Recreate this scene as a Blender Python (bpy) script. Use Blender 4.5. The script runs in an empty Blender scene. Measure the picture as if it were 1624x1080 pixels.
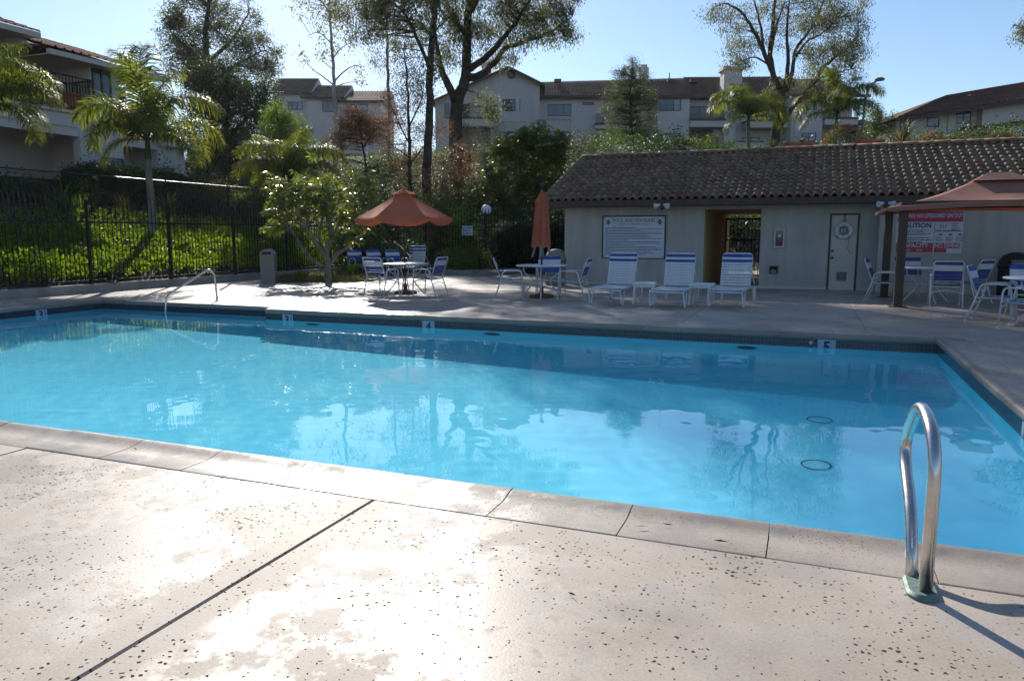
import bpy, bmesh, math, random
import numpy as np
from mathutils import Vector, Matrix, Euler

random.seed(7)
RNG = np.random.default_rng(11)
SC = bpy.context.scene
COL = SC.collection
PI = math.pi
R = math.radians

# ------------------------------------------------------------------ camera
CAM_H = 1.36
FPX = 1190.0
YAW, PITCH = R(21.6), R(7.95)
cd = bpy.data.cameras.new('camera')
cd.sensor_fit = 'HORIZONTAL'
cd.sensor_width = 36.0
cd.lens = 36.0 * FPX / 1624.0
cd.clip_start = 0.05
cd.clip_end = 6000.0
cam = bpy.data.objects.new('camera', cd)
cam.location = (0, 0, CAM_H)
cam.rotation_euler = (PI / 2 - PITCH, 0, YAW)
COL.objects.link(cam)
SC.camera = cam

# ------------------------------------------------------------------ sky, sun, exposure
SUN_AZ = R(-36.2)          # measured from +Y towards +X
SUN_EL = R(29.0)
w = bpy.data.worlds.new('World')
SC.world = w
w.use_nodes = True
nt = w.node_tree
sky = nt.nodes.new('ShaderNodeTexSky')
sky.sky_type = 'NISHITA'
sky.sun_disc = False
sky.sun_elevation = SUN_EL
sky.sun_rotation = SUN_AZ
sky.altitude = 60
sky.air_density = 1.0
sky.dust_density = 0.25
sky.ozone_density = 3.6
bg = nt.nodes['Background']
bg.inputs['Strength'].default_value = 0.080
nt.links.new(sky.outputs['Color'], bg.inputs['Color'])

sd = bpy.data.lights.new('sun', 'SUN')
sd.energy = 4.2
sd.angle = R(0.53)
sd.color = (1.0, 0.955, 0.885)
sun = bpy.data.objects.new('sun', sd)
sdir = Vector((math.sin(SUN_AZ) * math.cos(SUN_EL), math.cos(SUN_AZ) * math.cos(SUN_EL), math.sin(SUN_EL)))
sun.rotation_euler = sdir.to_track_quat('Z', 'Y').to_euler()
sun.location = (0, 0, 40)
COL.objects.link(sun)
sd.cycles.is_caustics_light = True

SC.view_settings.view_transform = 'Standard'
SC.view_settings.look = 'None'
SC.view_settings.gamma = 1.0
SC.view_settings.use_curve_mapping = False
SC.view_settings.exposure = 0.80
SC.render.engine = 'CYCLES'
SC.cycles.use_denoising = True
SC.cycles.max_bounces = 10
SC.cycles.transparent_max_bounces = 24
SC.cycles.transmission_bounces = 6
SC.cycles.sample_clamp_indirect = 6.0

# ------------------------------------------------------------------ survey helpers: where a sight line meets the ground or an upright plane
FH = np.array([-math.sin(YAW), math.cos(YAW), 0.0])
RT = np.array([math.cos(YAW), math.sin(YAW), 0.0])
FW = FH * math.cos(PITCH) + np.array([0, 0, -math.sin(PITCH)])
UP = np.cross(RT, FW)
EYE = np.array([0, 0, CAM_H])
def ray(px, py): return FW + RT * (px - 812) / FPX - UP * (py - 540) / FPX
def G(px, py, z=0.0):
    d = ray(px, py); t = (z - CAM_H) / d[2]; return Vector(EYE + t * d)
def AY(px, py, Y):
    d = ray(px, py); return Vector(EYE + d * (Y / d[1]))
def AX(px, py, X):
    d = ray(px, py); return Vector(EYE + d * (X / d[0]))
def AD(px, py, D):          # at horizontal distance D along the heading
    d = ray(px, py); return Vector(EYE + d * (D / (d @ FH)))
def mpp(D): return D / FPX

def terrain_z(x, y):
    def left(x):
        s = -16.25 - x
        if s <= 0: return 0.0
        return 0.16 + min(s, 5.5) * 0.36 + max(0, min(s - 5.5, 5.5)) * 0.26 + max(0, s - 11) * 0.05
    def back(x, y):
        t = min(1, max(0, (x + 8.5) / 3.0)); t = t*t*(3-2*t)
        s = y - (25.7 + 5.6*t)
        if s <= 0: return 0.0
        return 0.1 + min(s, 26) * 0.29 + max(0, min(s - 26, 30)) * 0.05
    a, b = left(x), back(x, y)
    if a <= 0 and b <= 0: return 0.0
    k = 0.6
    h = max(k - abs(a - b), 0) / k
    return max(a, b) + h * h * k * 0.25

# ------------------------------------------------------------------ objects and meshes
def link(o, parent=None):
    COL.objects.link(o)
    if parent is not None: o.parent = parent
    return o
def tag(o, label=None, cat=None, group=None, kind=None):
    if label: o['label'] = label
    if cat: o['category'] = cat
    if group: o['group'] = group
    if kind: o['kind'] = kind
    return o
def thing(name, label, cat, loc=(0, 0, 0), rz=0.0, group=None):
    o = bpy.data.objects.new(name, None)
    o.empty_display_size = 0.1
    o.location = loc; o.rotation_euler = (0, 0, rz)
    link(o)
    return tag(o, label, cat, group)
def dup(root, loc, rz, label=None, group=None, scale=None):
    r = root.copy(); COL.objects.link(r); r.location = loc; r.rotation_euler = (0, 0, rz)
    if scale: r.scale = (scale,) * 3
    if label: r['label'] = label
    if group: r['group'] = group
    for ch in list(root.children):
        c = ch.copy(); COL.objects.link(c); c.parent = r
        for g in list(ch.children):
            d = g.copy(); COL.objects.link(d); d.parent = c
    return r
def inst(o, parent, mat4=None):
    c = o.copy(); COL.objects.link(c); c.parent = parent
    if mat4 is not None: c.matrix_basis = mat4
    return c
def place(name, mesh, parent, loc=(0, 0, 0), rot=(0, 0, 0), scale=(1, 1, 1)):
    o = bpy.data.objects.new(name, mesh)
    link(o, parent)
    o.location = loc; o.rotation_euler = rot; o.scale = scale
    return o

class MB:
    """collects simple solids into one mesh"""
    def __init__(s): s.v = []; s.f = []; s.m = []; s.sm = []
    def add(s, vs, fs, mi=0, smooth=False):
        b = len(s.v)
        s.v += [tuple(p) for p in vs]
        for f in fs:
            s.f.append([i + b for i in f]); s.m.append(mi); s.sm.append(smooth)
        return s
    def box(s, x0, x1, y0, y1, z0, z1, mi=0):
        return s.add([(x0,y0,z0),(x1,y0,z0),(x1,y1,z0),(x0,y1,z0),(x0,y0,z1),(x1,y0,z1),(x1,y1,z1),(x0,y1,z1)],
                     [(3,2,1,0),(4,5,6,7),(0,1,5,4),(1,2,6,5),(2,3,7,6),(3,0,4,7)], mi)
    def cbox(s, x0, x1, y0, y1, z0, z1, c=0.01, mi=0):
        """box with a chamfered top edge"""
        v = [(x0,y0,z0),(x1,y0,z0),(x1,y1,z0),(x0,y1,z0),
             (x0,y0,z1-c),(x1,y0,z1-c),(x1,y1,z1-c),(x0,y1,z1-c),
             (x0+c,y0+c,z1),(x1-c,y0+c,z1),(x1-c,y1-c,z1),(x0+c,y1-c,z1)]
        f = [(3,2,1,0),(0,1,5,4),(1,2,6,5),(2,3,7,6),(3,0,4,7),(4,5,9,8),(5,6,10,9),(6,7,11,10),(7,4,8,11),(8,9,10,11)]
        return s.add(v, f, mi)
    def quad(s, a, b, c, d, mi=0): return s.add([a, b, c, d], [(0,1,2,3)], mi)
    def prism(s, pts, axis, a, b, mi=0, smooth=False):
        """extrude a 2-D outline along an axis; pts = (u,v) in the other two axes (x:(y,z) y:(x,z) z:(x,y))"""
        n = len(pts)
        def P(u, v, t):
            return (t,u,v) if axis == 'x' else (u,t,v) if axis == 'y' else (u,v,t)
        vs = [P(u, v, a) for u, v in pts] + [P(u, v, b) for u, v in pts]
        fs = [tuple(range(n))[::-1], tuple(range(n, 2*n))]
        fs += [(i, (i+1) % n, n + (i+1) % n, n + i) for i in range(n)]
        if axis == 'y': fs = [f[::-1] for f in fs]
        return s.add(vs, fs, mi, smooth)
    def tube(s, pts, r, n=8, mi=0, caps=True, closed=False):
        pts = [Vector(p) for p in pts]
        rs = r if isinstance(r, (list, tuple)) else [r] * len(pts)
        vs = []; m = len(pts)
        prev = None
        for i, p in enumerate(pts):
            if closed: t = pts[(i+1) % m] - pts[i-1]
            else: t = pts[min(i+1, m-1)] - pts[max(i-1, 0)]
            if t.length < 1e-9: t = Vector((0,0,1))
            t.normalize()
            if prev is None:
                a = Vector((0,0,1)) if abs(t.z) < 0.9 else Vector((1,0,0))
                u = t.cross(a).normalized()
            else:
                u = prev - t * prev.dot(t)
                if u.length < 1e-6: u = t.orthogonal()
                u.normalize()
            prev = u
            v = t.cross(u)
            for k in range(n):
                an = 2 * PI * k / n
                vs.append(p + (u * math.cos(an) + v * math.sin(an)) * rs[i])
        fs = []
        for i in range(m if closed else m - 1):
            j = (i + 1) % m
            for k in range(n):
                fs.append((i*n+k, i*n+(k+1) % n, j*n+(k+1) % n, j*n+k))
        s.add(vs, fs, mi, True)
        if caps and not closed:
            b = len(s.v) - len(vs)
            s.f.append([b + k for k in range(n)][::-1]); s.m.append(mi); s.sm.append(False)
            s.f.append([b + (m-1)*n + k for k in range(n)]); s.m.append(mi); s.sm.append(False)
        return s
    def lathe(s, prof, n=20, c=(0,0,0), mi=0, smooth=True):
        vs = []; fs = []
        for r, z in prof:
            for k in range(n):
                a = 2*PI*k/n; vs.append((c[0]+r*math.cos(a), c[1]+r*math.sin(a), c[2]+z))
        for i in range(len(prof)-1):
            for k in range(n):
                fs.append((i*n+k, i*n+(k+1) % n, (i+1)*n+(k+1) % n, (i+1)*n+k))
        s.add(vs, fs, mi, smooth)
        b = len(s.v) - len(vs); L = len(prof) - 1
        if prof[0][0] > 1e-4: s.f.append([b+k for k in range(n)][::-1]); s.m.append(mi); s.sm.append(False)
        if prof[L][0] > 1e-4: s.f.append([b+L*n+k for k in range(n)]); s.m.append(mi); s.sm.append(False)
        return s
    def mesh(s, name, mats):
        me = bpy.data.meshes.new(name)
        me.from_pydata(s.v, [], s.f)
        for m in (mats if isinstance(mats, (list, tuple)) else [mats]): me.materials.append(m)
        me.polygons.foreach_set('material_index', s.m)
        me.polygons.foreach_set('use_smooth', s.sm)
        me.update()
        return me
    def build(s, name, mats, parent=None, loc=None):
        o = bpy.data.objects.new(name, s.mesh(name, mats))
        link(o, parent)
        if loc is not None: o.location = loc
        return o

def np_mesh(name, verts, faces, mats, smooth=False, mi=None):
    """verts (N,3), faces (M,k) of equal size"""
    verts = np.asarray(verts, np.float32); faces = np.asarray(faces, np.int32)
    me = bpy.data.meshes.new(name)
    me.vertices.add(len(verts)); me.vertices.foreach_set('co', verts.ravel())
    k = faces.shape[1]
    me.loops.add(faces.size); me.loops.foreach_set('vertex_index', faces.ravel())
    me.polygons.add(len(faces)); me.polygons.foreach_set('loop_start', np.arange(len(faces), dtype=np.int32) * k)
    if smooth: me.polygons.foreach_set('use_smooth', np.ones(len(faces), bool))
    for m in (mats if isinstance(mats, (list, tuple)) else [mats]): me.materials.append(m)
    if mi is not None: me.polygons.foreach_set('material_index', np.asarray(mi, np.int32))
    me.update(calc_edges=True)
    return me

def bez(p0, p1, p2, n=8):
    p0, p1, p2 = Vector(p0), Vector(p1), Vector(p2)
    return [(1-t)**2*p0 + 2*t*(1-t)*p1 + t*t*p2 for t in [i/n for i in range(n+1)]]
def rounded(pts, rad, n=5):
    """polyline with its corners rounded"""
    pts = [Vector(p) for p in pts]; out = [pts[0]]
    for i in range(1, len(pts)-1):
        a = (pts[i-1]-pts[i]); b = (pts[i+1]-pts[i])
        r = min(rad, a.length*0.48, b.length*0.48)
        out += bez(pts[i]+a.normalized()*r, pts[i], pts[i]+b.normalized()*r, n)
    out.append(pts[-1])
    return out

FONT_CACHE = {}
def text_obj(name, s, mat, parent, loc, size, rot=(PI/2, 0, 0), align='CENTER', sx=1.0, depth=0.001, spacing=1.0, bold=0.0):
    cu = bpy.data.curves.new(name, 'FONT')
    cu.body = s; cu.size = size; cu.align_x = align; cu.align_y = 'CENTER'
    cu.extrude = depth; cu.resolution_u = 3; cu.space_character = spacing
    cu.offset = bold
    tmp = bpy.data.objects.new(name, cu); COL.objects.link(tmp)
    dg = bpy.context.evaluated_depsgraph_get()
    me = bpy.data.meshes.new_from_object(tmp.evaluated_get(dg))
    bpy.data.objects.remove(tmp); bpy.data.curves.remove(cu)
    me.materials.clear(); me.materials.append(mat)
    o = bpy.data.objects.new(name, me); link(o, parent)
    o.location = loc; o.rotation_euler = rot; o.scale = (sx, 1, 1)
    return o
# ------------------------------------------------------------------ materials
def new_mat(name):
    m = bpy.data.materials.new(name); m.use_nodes = True
    nt = m.node_tree
    return m, nt, nt.nodes['Principled BSDF']
def N(nt, t, **kw):
    n = nt.nodes.new(t)
    for k, v in kw.items(): setattr(n, k, v)
    return n
def ramp(nt, stops, interp='LINEAR'):
    r = nt.nodes.new('ShaderNodeValToRGB'); r.color_ramp.interpolation = interp
    e = r.color_ramp.elements
    while len(e) > 1: e.remove(e[-1])
    e[0].position, e[0].color = stops[0][0], (*stops[0][1], 1) if len(stops[0][1]) == 3 else stops[0][1]
    for p, c in stops[1:]:
        x = e.new(p); x.color = (*c, 1) if len(c) == 3 else c
    return r
def g(v): return (v, v, v)
def noisy(name, c1, c2, scale=3.0, rough=0.7, rough2=None, bump=0.0, bscale=40.0, metallic=0.0, spec=0.4, lo=0.35, hi=0.65, detail=5.0, coords='Object', bdist=0.01):
    m, nt, b = new_mat(name)
    tc = N(nt, 'ShaderNodeTexCoord')
    nz = N(nt, 'ShaderNodeTexNoise'); nz.inputs['Scale'].default_value = scale; nz.inputs['Detail'].default_value = detail
    nt.links.new(tc.outputs[coords], nz.inputs['Vector'])
    r = ramp(nt, [(lo, c1), (hi, c2)])
    nt.links.new(nz.outputs['Fac'], r.inputs['Fac'])
    nt.links.new(r.outputs['Color'], b.inputs['Base Color'])
    b.inputs['Roughness'].default_value = rough
    b.inputs['Metallic'].default_value = metallic
    b.inputs['Specular IOR Level'].default_value = spec
    if rough2 is not None:
        mr = N(nt, 'ShaderNodeMapRange'); mr.inputs['To Min'].default_value = rough; mr.inputs['To Max'].default_value = rough2
        nt.links.new(nz.outputs['Fac'], mr.inputs['Value']); nt.links.new(mr.outputs['Result'], b.inputs['Roughness'])
    if bump:
        n2 = N(nt, 'ShaderNodeTexNoise'); n2.inputs['Scale'].default_value = bscale; n2.inputs['Detail'].default_value = 4
        nt.links.new(tc.outputs[coords], n2.inputs['Vector'])
        bp = N(nt, 'ShaderNodeBump'); bp.inputs['Strength'].default_value = bump; bp.inputs['Distance'].default_value = bdist
        nt.links.new(n2.outputs['Fac'], bp.inputs['Height']); nt.links.new(bp.outputs['Normal'], b.inputs['Normal'])
    return m
def leaf_mat(name, cols, trans=0.45, tcol=None, rough=0.5, spec=0.28, tsat=1.0):
    """leaves: each leaf its own tone, light passing through from behind"""
    m, nt, b = new_mat(name)
    geo = N(nt, 'ShaderNodeNewGeometry')
    n = len(cols)
    r = ramp(nt, [(i / max(1, n - 1), c) for i, c in enumerate(cols)])
    nt.links.new(geo.outputs['Random Per Island'], r.inputs['Fac'])
    nt.links.new(r.outputs['Color'], b.inputs['Base Color'])
    b.inputs['Roughness'].default_value = rough
    b.inputs['Specular IOR Level'].default_value = spec
    tr = N(nt, 'ShaderNodeBsdfTranslucent')
    hs = N(nt, 'ShaderNodeHueSaturation'); hs.inputs['Value'].default_value = 1.9; hs.inputs['Hue'].default_value = 0.485
    hs.inputs['Saturation'].default_value = 1.1
    nt.links.new(r.outputs['Color'], hs.inputs['Color'])
    nt.links.new(hs.outputs['Color'], tr.inputs['Color'])
    mx = N(nt, 'ShaderNodeMixShader'); mx.inputs['Fac'].default_value = trans
    nt.links.new(b.outputs['BSDF'], mx.inputs[1]); nt.links.new(tr.outputs['BSDF'], mx.inputs[2])
    nt.links.new(mx.outputs['Shader'], nt.nodes['Material Output'].inputs['Surface'])
    return m

M = {}
# -- concrete deck: warm exposed concrete with dark pits, worn glossy sealer in patches
def deck_mat(name, pit_sc=22.0, amt=0.62, dk_f=0.85, gloss=1.0):
    m, nt, b = new_mat(name)
    L = nt.links.new
    geo = N(nt, 'ShaderNodeNewGeometry')
    pos = geo.outputs['Position']
    big = N(nt, 'ShaderNodeTexNoise'); big.inputs['Scale'].default_value = 0.9; big.inputs['Detail'].default_value = 7; big.inputs['Roughness'].default_value = 0.62
    L(pos, big.inputs['Vector'])
    col = ramp(nt, [(0.3, (0.31, 0.25, 0.20)), (0.5, (0.41, 0.345, 0.285)), (0.7, (0.48, 0.415, 0.355))])
    L(big.outputs['Fac'], col.inputs['Fac'])
    fine = N(nt, 'ShaderNodeTexNoise'); fine.inputs['Scale'].default_value = 90; fine.inputs['Detail'].default_value = 3
    L(pos, fine.inputs['Vector'])
    fr = ramp(nt, [(0.3, g(0.86)), (0.7, g(1.08))])
    L(fine.outputs['Fac'], fr.inputs['Fac'])
    mul = N(nt, 'ShaderNodeMixRGB', blend_type='MULTIPLY'); mul.inputs['Fac'].default_value = 1
    L(col.outputs['Color'], mul.inputs[1]); L(fr.outputs['Color'], mul.inputs[2])
    # pits
    warp = N(nt, 'ShaderNodeTexNoise'); warp.inputs['Scale'].default_value = 55; L(pos, warp.inputs['Vector'])
    wm = N(nt, 'ShaderNodeVectorMath', operation='MULTIPLY_ADD'); wm.inputs[1].default_value = (0.022,)*3
    L(warp.outputs['Color'], wm.inputs[0]); L(pos, wm.inputs[2])
    vo = N(nt, 'ShaderNodeTexVoronoi'); vo.inputs['Scale'].default_value = pit_sc
    L(wm.outputs['Vector'], vo.inputs['Vector'])
    sep = N(nt, 'ShaderNodeSeparateColor'); L(vo.outputs['Color'], sep.inputs['Color'])
    dens = N(nt, 'ShaderNodeTexNoise'); dens.inputs['Scale'].default_value = 2.2; L(pos, dens.inputs['Vector'])
    th = N(nt, 'ShaderNodeMath', operation='MULTIPLY'); L(sep.outputs['Red'], th.inputs[0]); L(dens.outputs['Fac'], th.inputs[1])
    th2 = N(nt, 'ShaderNodeMath', operation='MULTIPLY_ADD'); th2.inputs[1].default_value = amt; th2.inputs[2].default_value = -0.02
    L(th.outputs[0], th2.inputs[0])
    lt = N(nt, 'ShaderNodeMath', operation='SUBTRACT'); L(th2.outputs[0], lt.inputs[0]); L(vo.outputs['Distance'], lt.inputs[1])
    pit = N(nt, 'ShaderNodeMapRange'); pit.inputs['From Min'].default_value = 0.0; pit.inputs['From Max'].default_value = 0.035
    L(lt.outputs[0], pit.inputs['Value'])
    dk = N(nt, 'ShaderNodeMixRGB'); dk.inputs[2].default_value = (0.045, 0.032, 0.022, 1)
    pf = N(nt, 'ShaderNodeMath', operation='MULTIPLY'); pf.inputs[1].default_value = dk_f; L(pit.outputs['Result'], pf.inputs[0])
    L(pf.outputs[0], dk.inputs['Fac']); L(mul.outputs['Color'], dk.inputs[1]); L(dk.outputs['Color'], b.inputs['Base Color'])
    # sealer patches
    pn = N(nt, 'ShaderNodeTexNoise'); pn.inputs['Scale'].default_value = 1.5; pn.inputs['Detail'].default_value = 10; pn.inputs['Roughness'].default_value = 0.72
    L(pos, pn.inputs['Vector'])
    pr0 = ramp(nt, [(0.46, g(0.0)), (0.54, g(1.0))]); L(pn.outputs['Fac'], pr0.inputs['Fac'])
    # trowelled borders beside the slab joint stay matte
    sx = N(nt, 'ShaderNodeSeparateXYZ'); L(wm.outputs['Vector'], sx.inputs[0])
    ed = N(nt, 'ShaderNodeMath', operation='ADD'); ed.inputs[1].default_value = 2.05 if pit_sc < 50 else 99; L(sx.outputs['X'], ed.inputs[0])
    ea = N(nt, 'ShaderNodeMath', operation='ABSOLUTE'); L(ed.outputs[0], ea.inputs[0])
    em = N(nt, 'ShaderNodeMapRange'); em.inputs['From Min'].default_value = 0.12; em.inputs['From Max'].default_value = 0.24; L(ea.outputs[0], em.inputs['Value'])
    pr = N(nt, 'ShaderNodeMixRGB', blend_type='MULTIPLY'); pr.inputs['Fac'].default_value = 1
    L(pr0.outputs['Color'], pr.inputs[1]); L(em.outputs['Result'], pr.inputs[2])
    ro = N(nt, 'ShaderNodeMapRange'); ro.inputs['To Min'].default_value = 0.60; ro.inputs['To Max'].default_value = 0.36
    L(pr.outputs['Color'], ro.inputs['Value']); L(ro.outputs['Result'], b.inputs['Roughness'])
    sp = N(nt, 'ShaderNodeMapRange'); sp.inputs['To Min'].default_value = 0.16; sp.inputs['To Max'].default_value = 0.44
    L(pr.outputs['Color'], sp.inputs['Value']); inv = N(nt, 'ShaderNodeMath', operation='SUBTRACT'); inv.inputs[0].default_value = 1.0; L(pit.outputs['Result'], inv.inputs[1])
    spm = N(nt, 'ShaderNodeMath', operation='MULTIPLY'); L(sp.outputs['Result'], spm.inputs[0]); L(inv.outputs[0], spm.inputs[1]); L(spm.outputs[0], b.inputs['Specular IOR Level'])
    h1 = N(nt, 'ShaderNodeMath', operation='MULTIPLY_ADD'); h1.inputs[1].default_value = -0.06
    L(pit.outputs['Result'], h1.inputs[0])
    h0 = N(nt, 'ShaderNodeMath', operation='MULTIPLY'); h0.inputs[1].default_value = 0.22; L(fine.outputs['Fac'], h0.inputs[0])
    L(h0.outputs[0], h1.inputs[2])
    bp = N(nt, 'ShaderNodeBump'); bp.inputs['Strength'].default_value = 0.5; bp.inputs['Distance'].default_value = 0.004
    L(h1.outputs[0], bp.inputs['Height']); L(bp.outputs['Normal'], b.inputs['Normal'])
    return m
M['deck'] = deck_mat('pitted_concrete', 46.0, 0.66, 0.9)
M['coping'] = deck_mat('coping_concrete', 90.0, 0.60, 0.8)
def lip_grime_shade(m):
    # grime, plus the raised lip's shade put into the colour towards the water
    nt = m.node_tree; b = nt.nodes['Principled BSDF']; src = b.inputs['Base Color'].links[0].from_socket
    tc = N(nt, 'ShaderNodeTexCoord'); sx = N(nt, 'ShaderNodeSeparateXYZ'); nt.links.new(tc.outputs['Object'], sx.inputs[0])
    geo = N(nt, 'ShaderNodeNewGeometry'); nz = N(nt, 'ShaderNodeTexNoise'); nz.inputs['Scale'].default_value = 6; nz.inputs['Detail'].default_value = 8
    nt.links.new(geo.outputs['Position'], nz.inputs['Vector'])
    ad = N(nt, 'ShaderNodeMath', operation='MULTIPLY_ADD'); ad.inputs[1].default_value = 0.16; nt.links.new(nz.outputs['Fac'], ad.inputs[0]); nt.links.new(sx.outputs['Y'], ad.inputs[2])
    mr = N(nt, 'ShaderNodeMapRange'); mr.interpolation_type = 'SMOOTHSTEP'; mr.inputs['From Min'].default_value = -0.05; mr.inputs['From Max'].default_value = 0.05; mr.inputs['To Min'].default_value = 0.0; mr.inputs['To Max'].default_value = 0.55
    nt.links.new(ad.outputs[0], mr.inputs['Value'])
    mx = N(nt, 'ShaderNodeMixRGB'); mx.inputs[2].default_value = (0.15, 0.125, 0.11, 1)
    nt.links.new(mr.outputs['Result'], mx.inputs['Fac']); nt.links.new(src, mx.inputs[1]); nt.links.new(mx.outputs['Color'], b.inputs['Base Color'])
lip_grime_shade(M['coping'])
M['joint'] = noisy('joint_filler', (0.07, 0.06, 0.055), (0.13, 0.115, 0.105), 12, 0.9)
M['curb'] = noisy('curb_concrete', (0.20, 0.18, 0.16), (0.32, 0.29, 0.26), 2, 0.85, bump=0.3, bscale=60)
M['soil'] = noisy('dry_soil', (0.03, 0.024, 0.015), (0.065, 0.05, 0.03), 1.2, 0.95, bump=0.6, bscale=9, bdist=0.05)
M['plaster'] = noisy('pool_plaster', (0.195, 0.75, 0.92), (0.235, 0.81, 0.955), 1.3, 0.8)
def tile_band_mat():
    m, nt, b = new_mat('waterline_mosaic'); L = nt.links.new
    tc = N(nt, 'ShaderNodeTexCoord')
    br = N(nt, 'ShaderNodeTexBrick'); br.offset = 0.0
    br.inputs['Color1'].default_value = (0.010, 0.022, 0.034, 1); br.inputs['Color2'].default_value = (0.03, 0.035, 0.06, 1)
    br.inputs['Mortar'].default_value = (0.07, 0.08, 0.09, 1); br.inputs['Scale'].default_value = 1.0
    br.inputs['Mortar Size'].default_value = 0.004; br.inputs['Brick Width'].default_value = 0.05; br.inputs['Row Height'].default_value = 0.05
    L(tc.outputs['UV'], br.inputs['Vector']); L(br.outputs['Color'], b.inputs['Base Color'])
    b.inputs['Roughness'].default_value = 0.15; b.inputs['Specular IOR Level'].default_value = 0.5
    return m
M['mosaic'] = tile_band_mat()
def water_mat():
    m, nt, b = new_mat('pool_water')
    b.inputs['Base Color'].default_value = (0.93, 0.985, 1.0, 1)
    b.inputs['Roughness'].default_value = 0.0
    b.inputs['IOR'].default_value = 1.333
    b.inputs['Transmission Weight'].default_value = 1.0
    return m
M['water'] = water_mat()
M['stucco'] = noisy('cream_stucco', (0.42, 0.395, 0.36), (0.485, 0.46, 0.425), 1.1, 0.9, bump=0.35, bscale=55, bdist=0.008)
def streaks(m, amt=0.16):
    nt = m.node_tree; b = nt.nodes['Principled BSDF']; src = b.inputs['Base Color'].links[0].from_socket
    tc = N(nt, 'ShaderNodeTexCoord'); mp = N(nt, 'ShaderNodeMapping'); mp.inputs['Scale'].default_value = (3.2, 3.2, 0.35)
    nz = N(nt, 'ShaderNodeTexNoise'); nz.inputs['Scale'].default_value = 1.6; nz.inputs['Detail'].default_value = 8; nz.inputs['Roughness'].default_value = 0.65
    r = ramp(nt, [(0.35, g(1-amt)), (0.62, g(1.0))]); mx = N(nt, 'ShaderNodeMixRGB', blend_type='MULTIPLY'); mx.inputs['Fac'].default_value = 1
    nt.links.new(tc.outputs['Object'], mp.inputs['Vector']); nt.links.new(mp.outputs['Vector'], nz.inputs['Vector']); nt.links.new(nz.outputs['Fac'], r.inputs['Fac'])
    nt.links.new(src, mx.inputs[1]); nt.links.new(r.outputs['Color'], mx.inputs[2]); nt.links.new(mx.outputs['Color'], b.inputs['Base Color'])
streaks(M['stucco'], 0.15)
M['stucco_far'] = noisy('pale_pink_stucco', (0.56, 0.505, 0.475), (0.62, 0.565, 0.53), 0.35, 0.9, bump=0.2, bscale=20)
M['ochre'] = noisy('ochre_bounce_stucco', (0.46, 0.31, 0.15), (0.54, 0.37, 0.19), 1.2, 0.9, bump=0.3, bscale=55, bdist=0.008)  # ochre paint with the warm bounce light put into its colour
M['stucco_trim'] = noisy('stucco_trim', (0.52, 0.47, 0.41), (0.60, 0.55, 0.48), 0.5, 0.85)
M['fascia'] = noisy('brown_fascia', (0.055, 0.035, 0.025), (0.085, 0.055, 0.04), 4, 0.7)
M['tile_a'] = noisy('clay_tile_tan', (0.19, 0.12, 0.072), (0.31, 0.21, 0.135), 3.5, 0.72, bump=0.3, bscale=50, spec=0.2)
M['tile_b'] = noisy('clay_tile_red', (0.18, 0.09, 0.06), (0.25, 0.135, 0.092), 3.5, 0.72, bump=0.3, bscale=50, spec=0.2)
M['tile_c'] = noisy('clay_tile_grey', (0.125, 0.088, 0.062), (0.21, 0.15, 0.105), 3.5, 0.75, bump=0.3, bscale=50)
M['tile_far'] = noisy('distant_clay_tile', (0.125, 0.078, 0.054), (0.20, 0.128, 0.09), 0.8, 0.95, spec=0.1)
M['tile_far_red'] = noisy('distant_red_tile', (0.135, 0.062, 0.042), (0.19, 0.09, 0.062), 0.6, 0.95, spec=0.1)
M['underlay'] = noisy('roof_underlay', (0.02, 0.016, 0.013), (0.035, 0.03, 0.025), 5, 0.9)
M['frame_dark'] = noisy('bronze_frame', (0.03, 0.03, 0.035), (0.05, 0.05, 0.055), 5, 0.5)
M['frame_white'] = noisy('white_frame', (0.6, 0.6, 0.6), (0.7, 0.7, 0.7), 5, 0.5)
def glass_mat(name, c):
    m, nt, b = new_mat(name)
    b.inputs['Base Color'].default_value = (*c, 1); b.inputs['Roughness'].default_value = 0.06; b.inputs['Specular IOR Level'].default_value = 0.75
    return m
M['pane'] = glass_mat('window_pane', (0.06, 0.08, 0.11))
M['pane_pale'] = glass_mat('curtained_pane', (0.20, 0.26, 0.34))
M['dark'] = noisy('dark_recess', (0.02, 0.02, 0.022), (0.035, 0.033, 0.035), 3, 0.9)
M['iron'] = noisy('black_iron', (0.006, 0.006, 0.007), (0.016, 0.016, 0.018), 9, 0.55, spec=0.3)
M['steel'] = noisy('brushed_steel', (0.52, 0.50, 0.48), (0.64, 0.62, 0.60), 14, 0.20, 0.34, metallic=1.0)
M['verdigris'] = noisy('verdigris_plate', (0.10, 0.155, 0.135), (0.22, 0.26, 0.235), 40, 0.6, metallic=0.3)
M['white_tube'] = noisy('white_powder_coat', (0.54, 0.55, 0.57), (0.66, 0.67, 0.68), 6, 0.35, spec=0.5)
M['strap_white'] = noisy('white_vinyl_strap', (0.54, 0.56, 0.59), (0.64, 0.66, 0.69), 8, 0.42)
M['strap_blue'] = noisy('blue_vinyl_strap', (0.025, 0.055, 0.24), (0.04, 0.085, 0.31), 8, 0.42)
M['strap_teal'] = noisy('faded_blue_seat_strap', (0.05, 0.14, 0.24), (0.09, 0.21, 0.32), 8, 0.45)
M['white_plastic'] = noisy('white_plastic', (0.66, 0.67, 0.69), (0.76, 0.77, 0.78), 3, 0.45)
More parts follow.
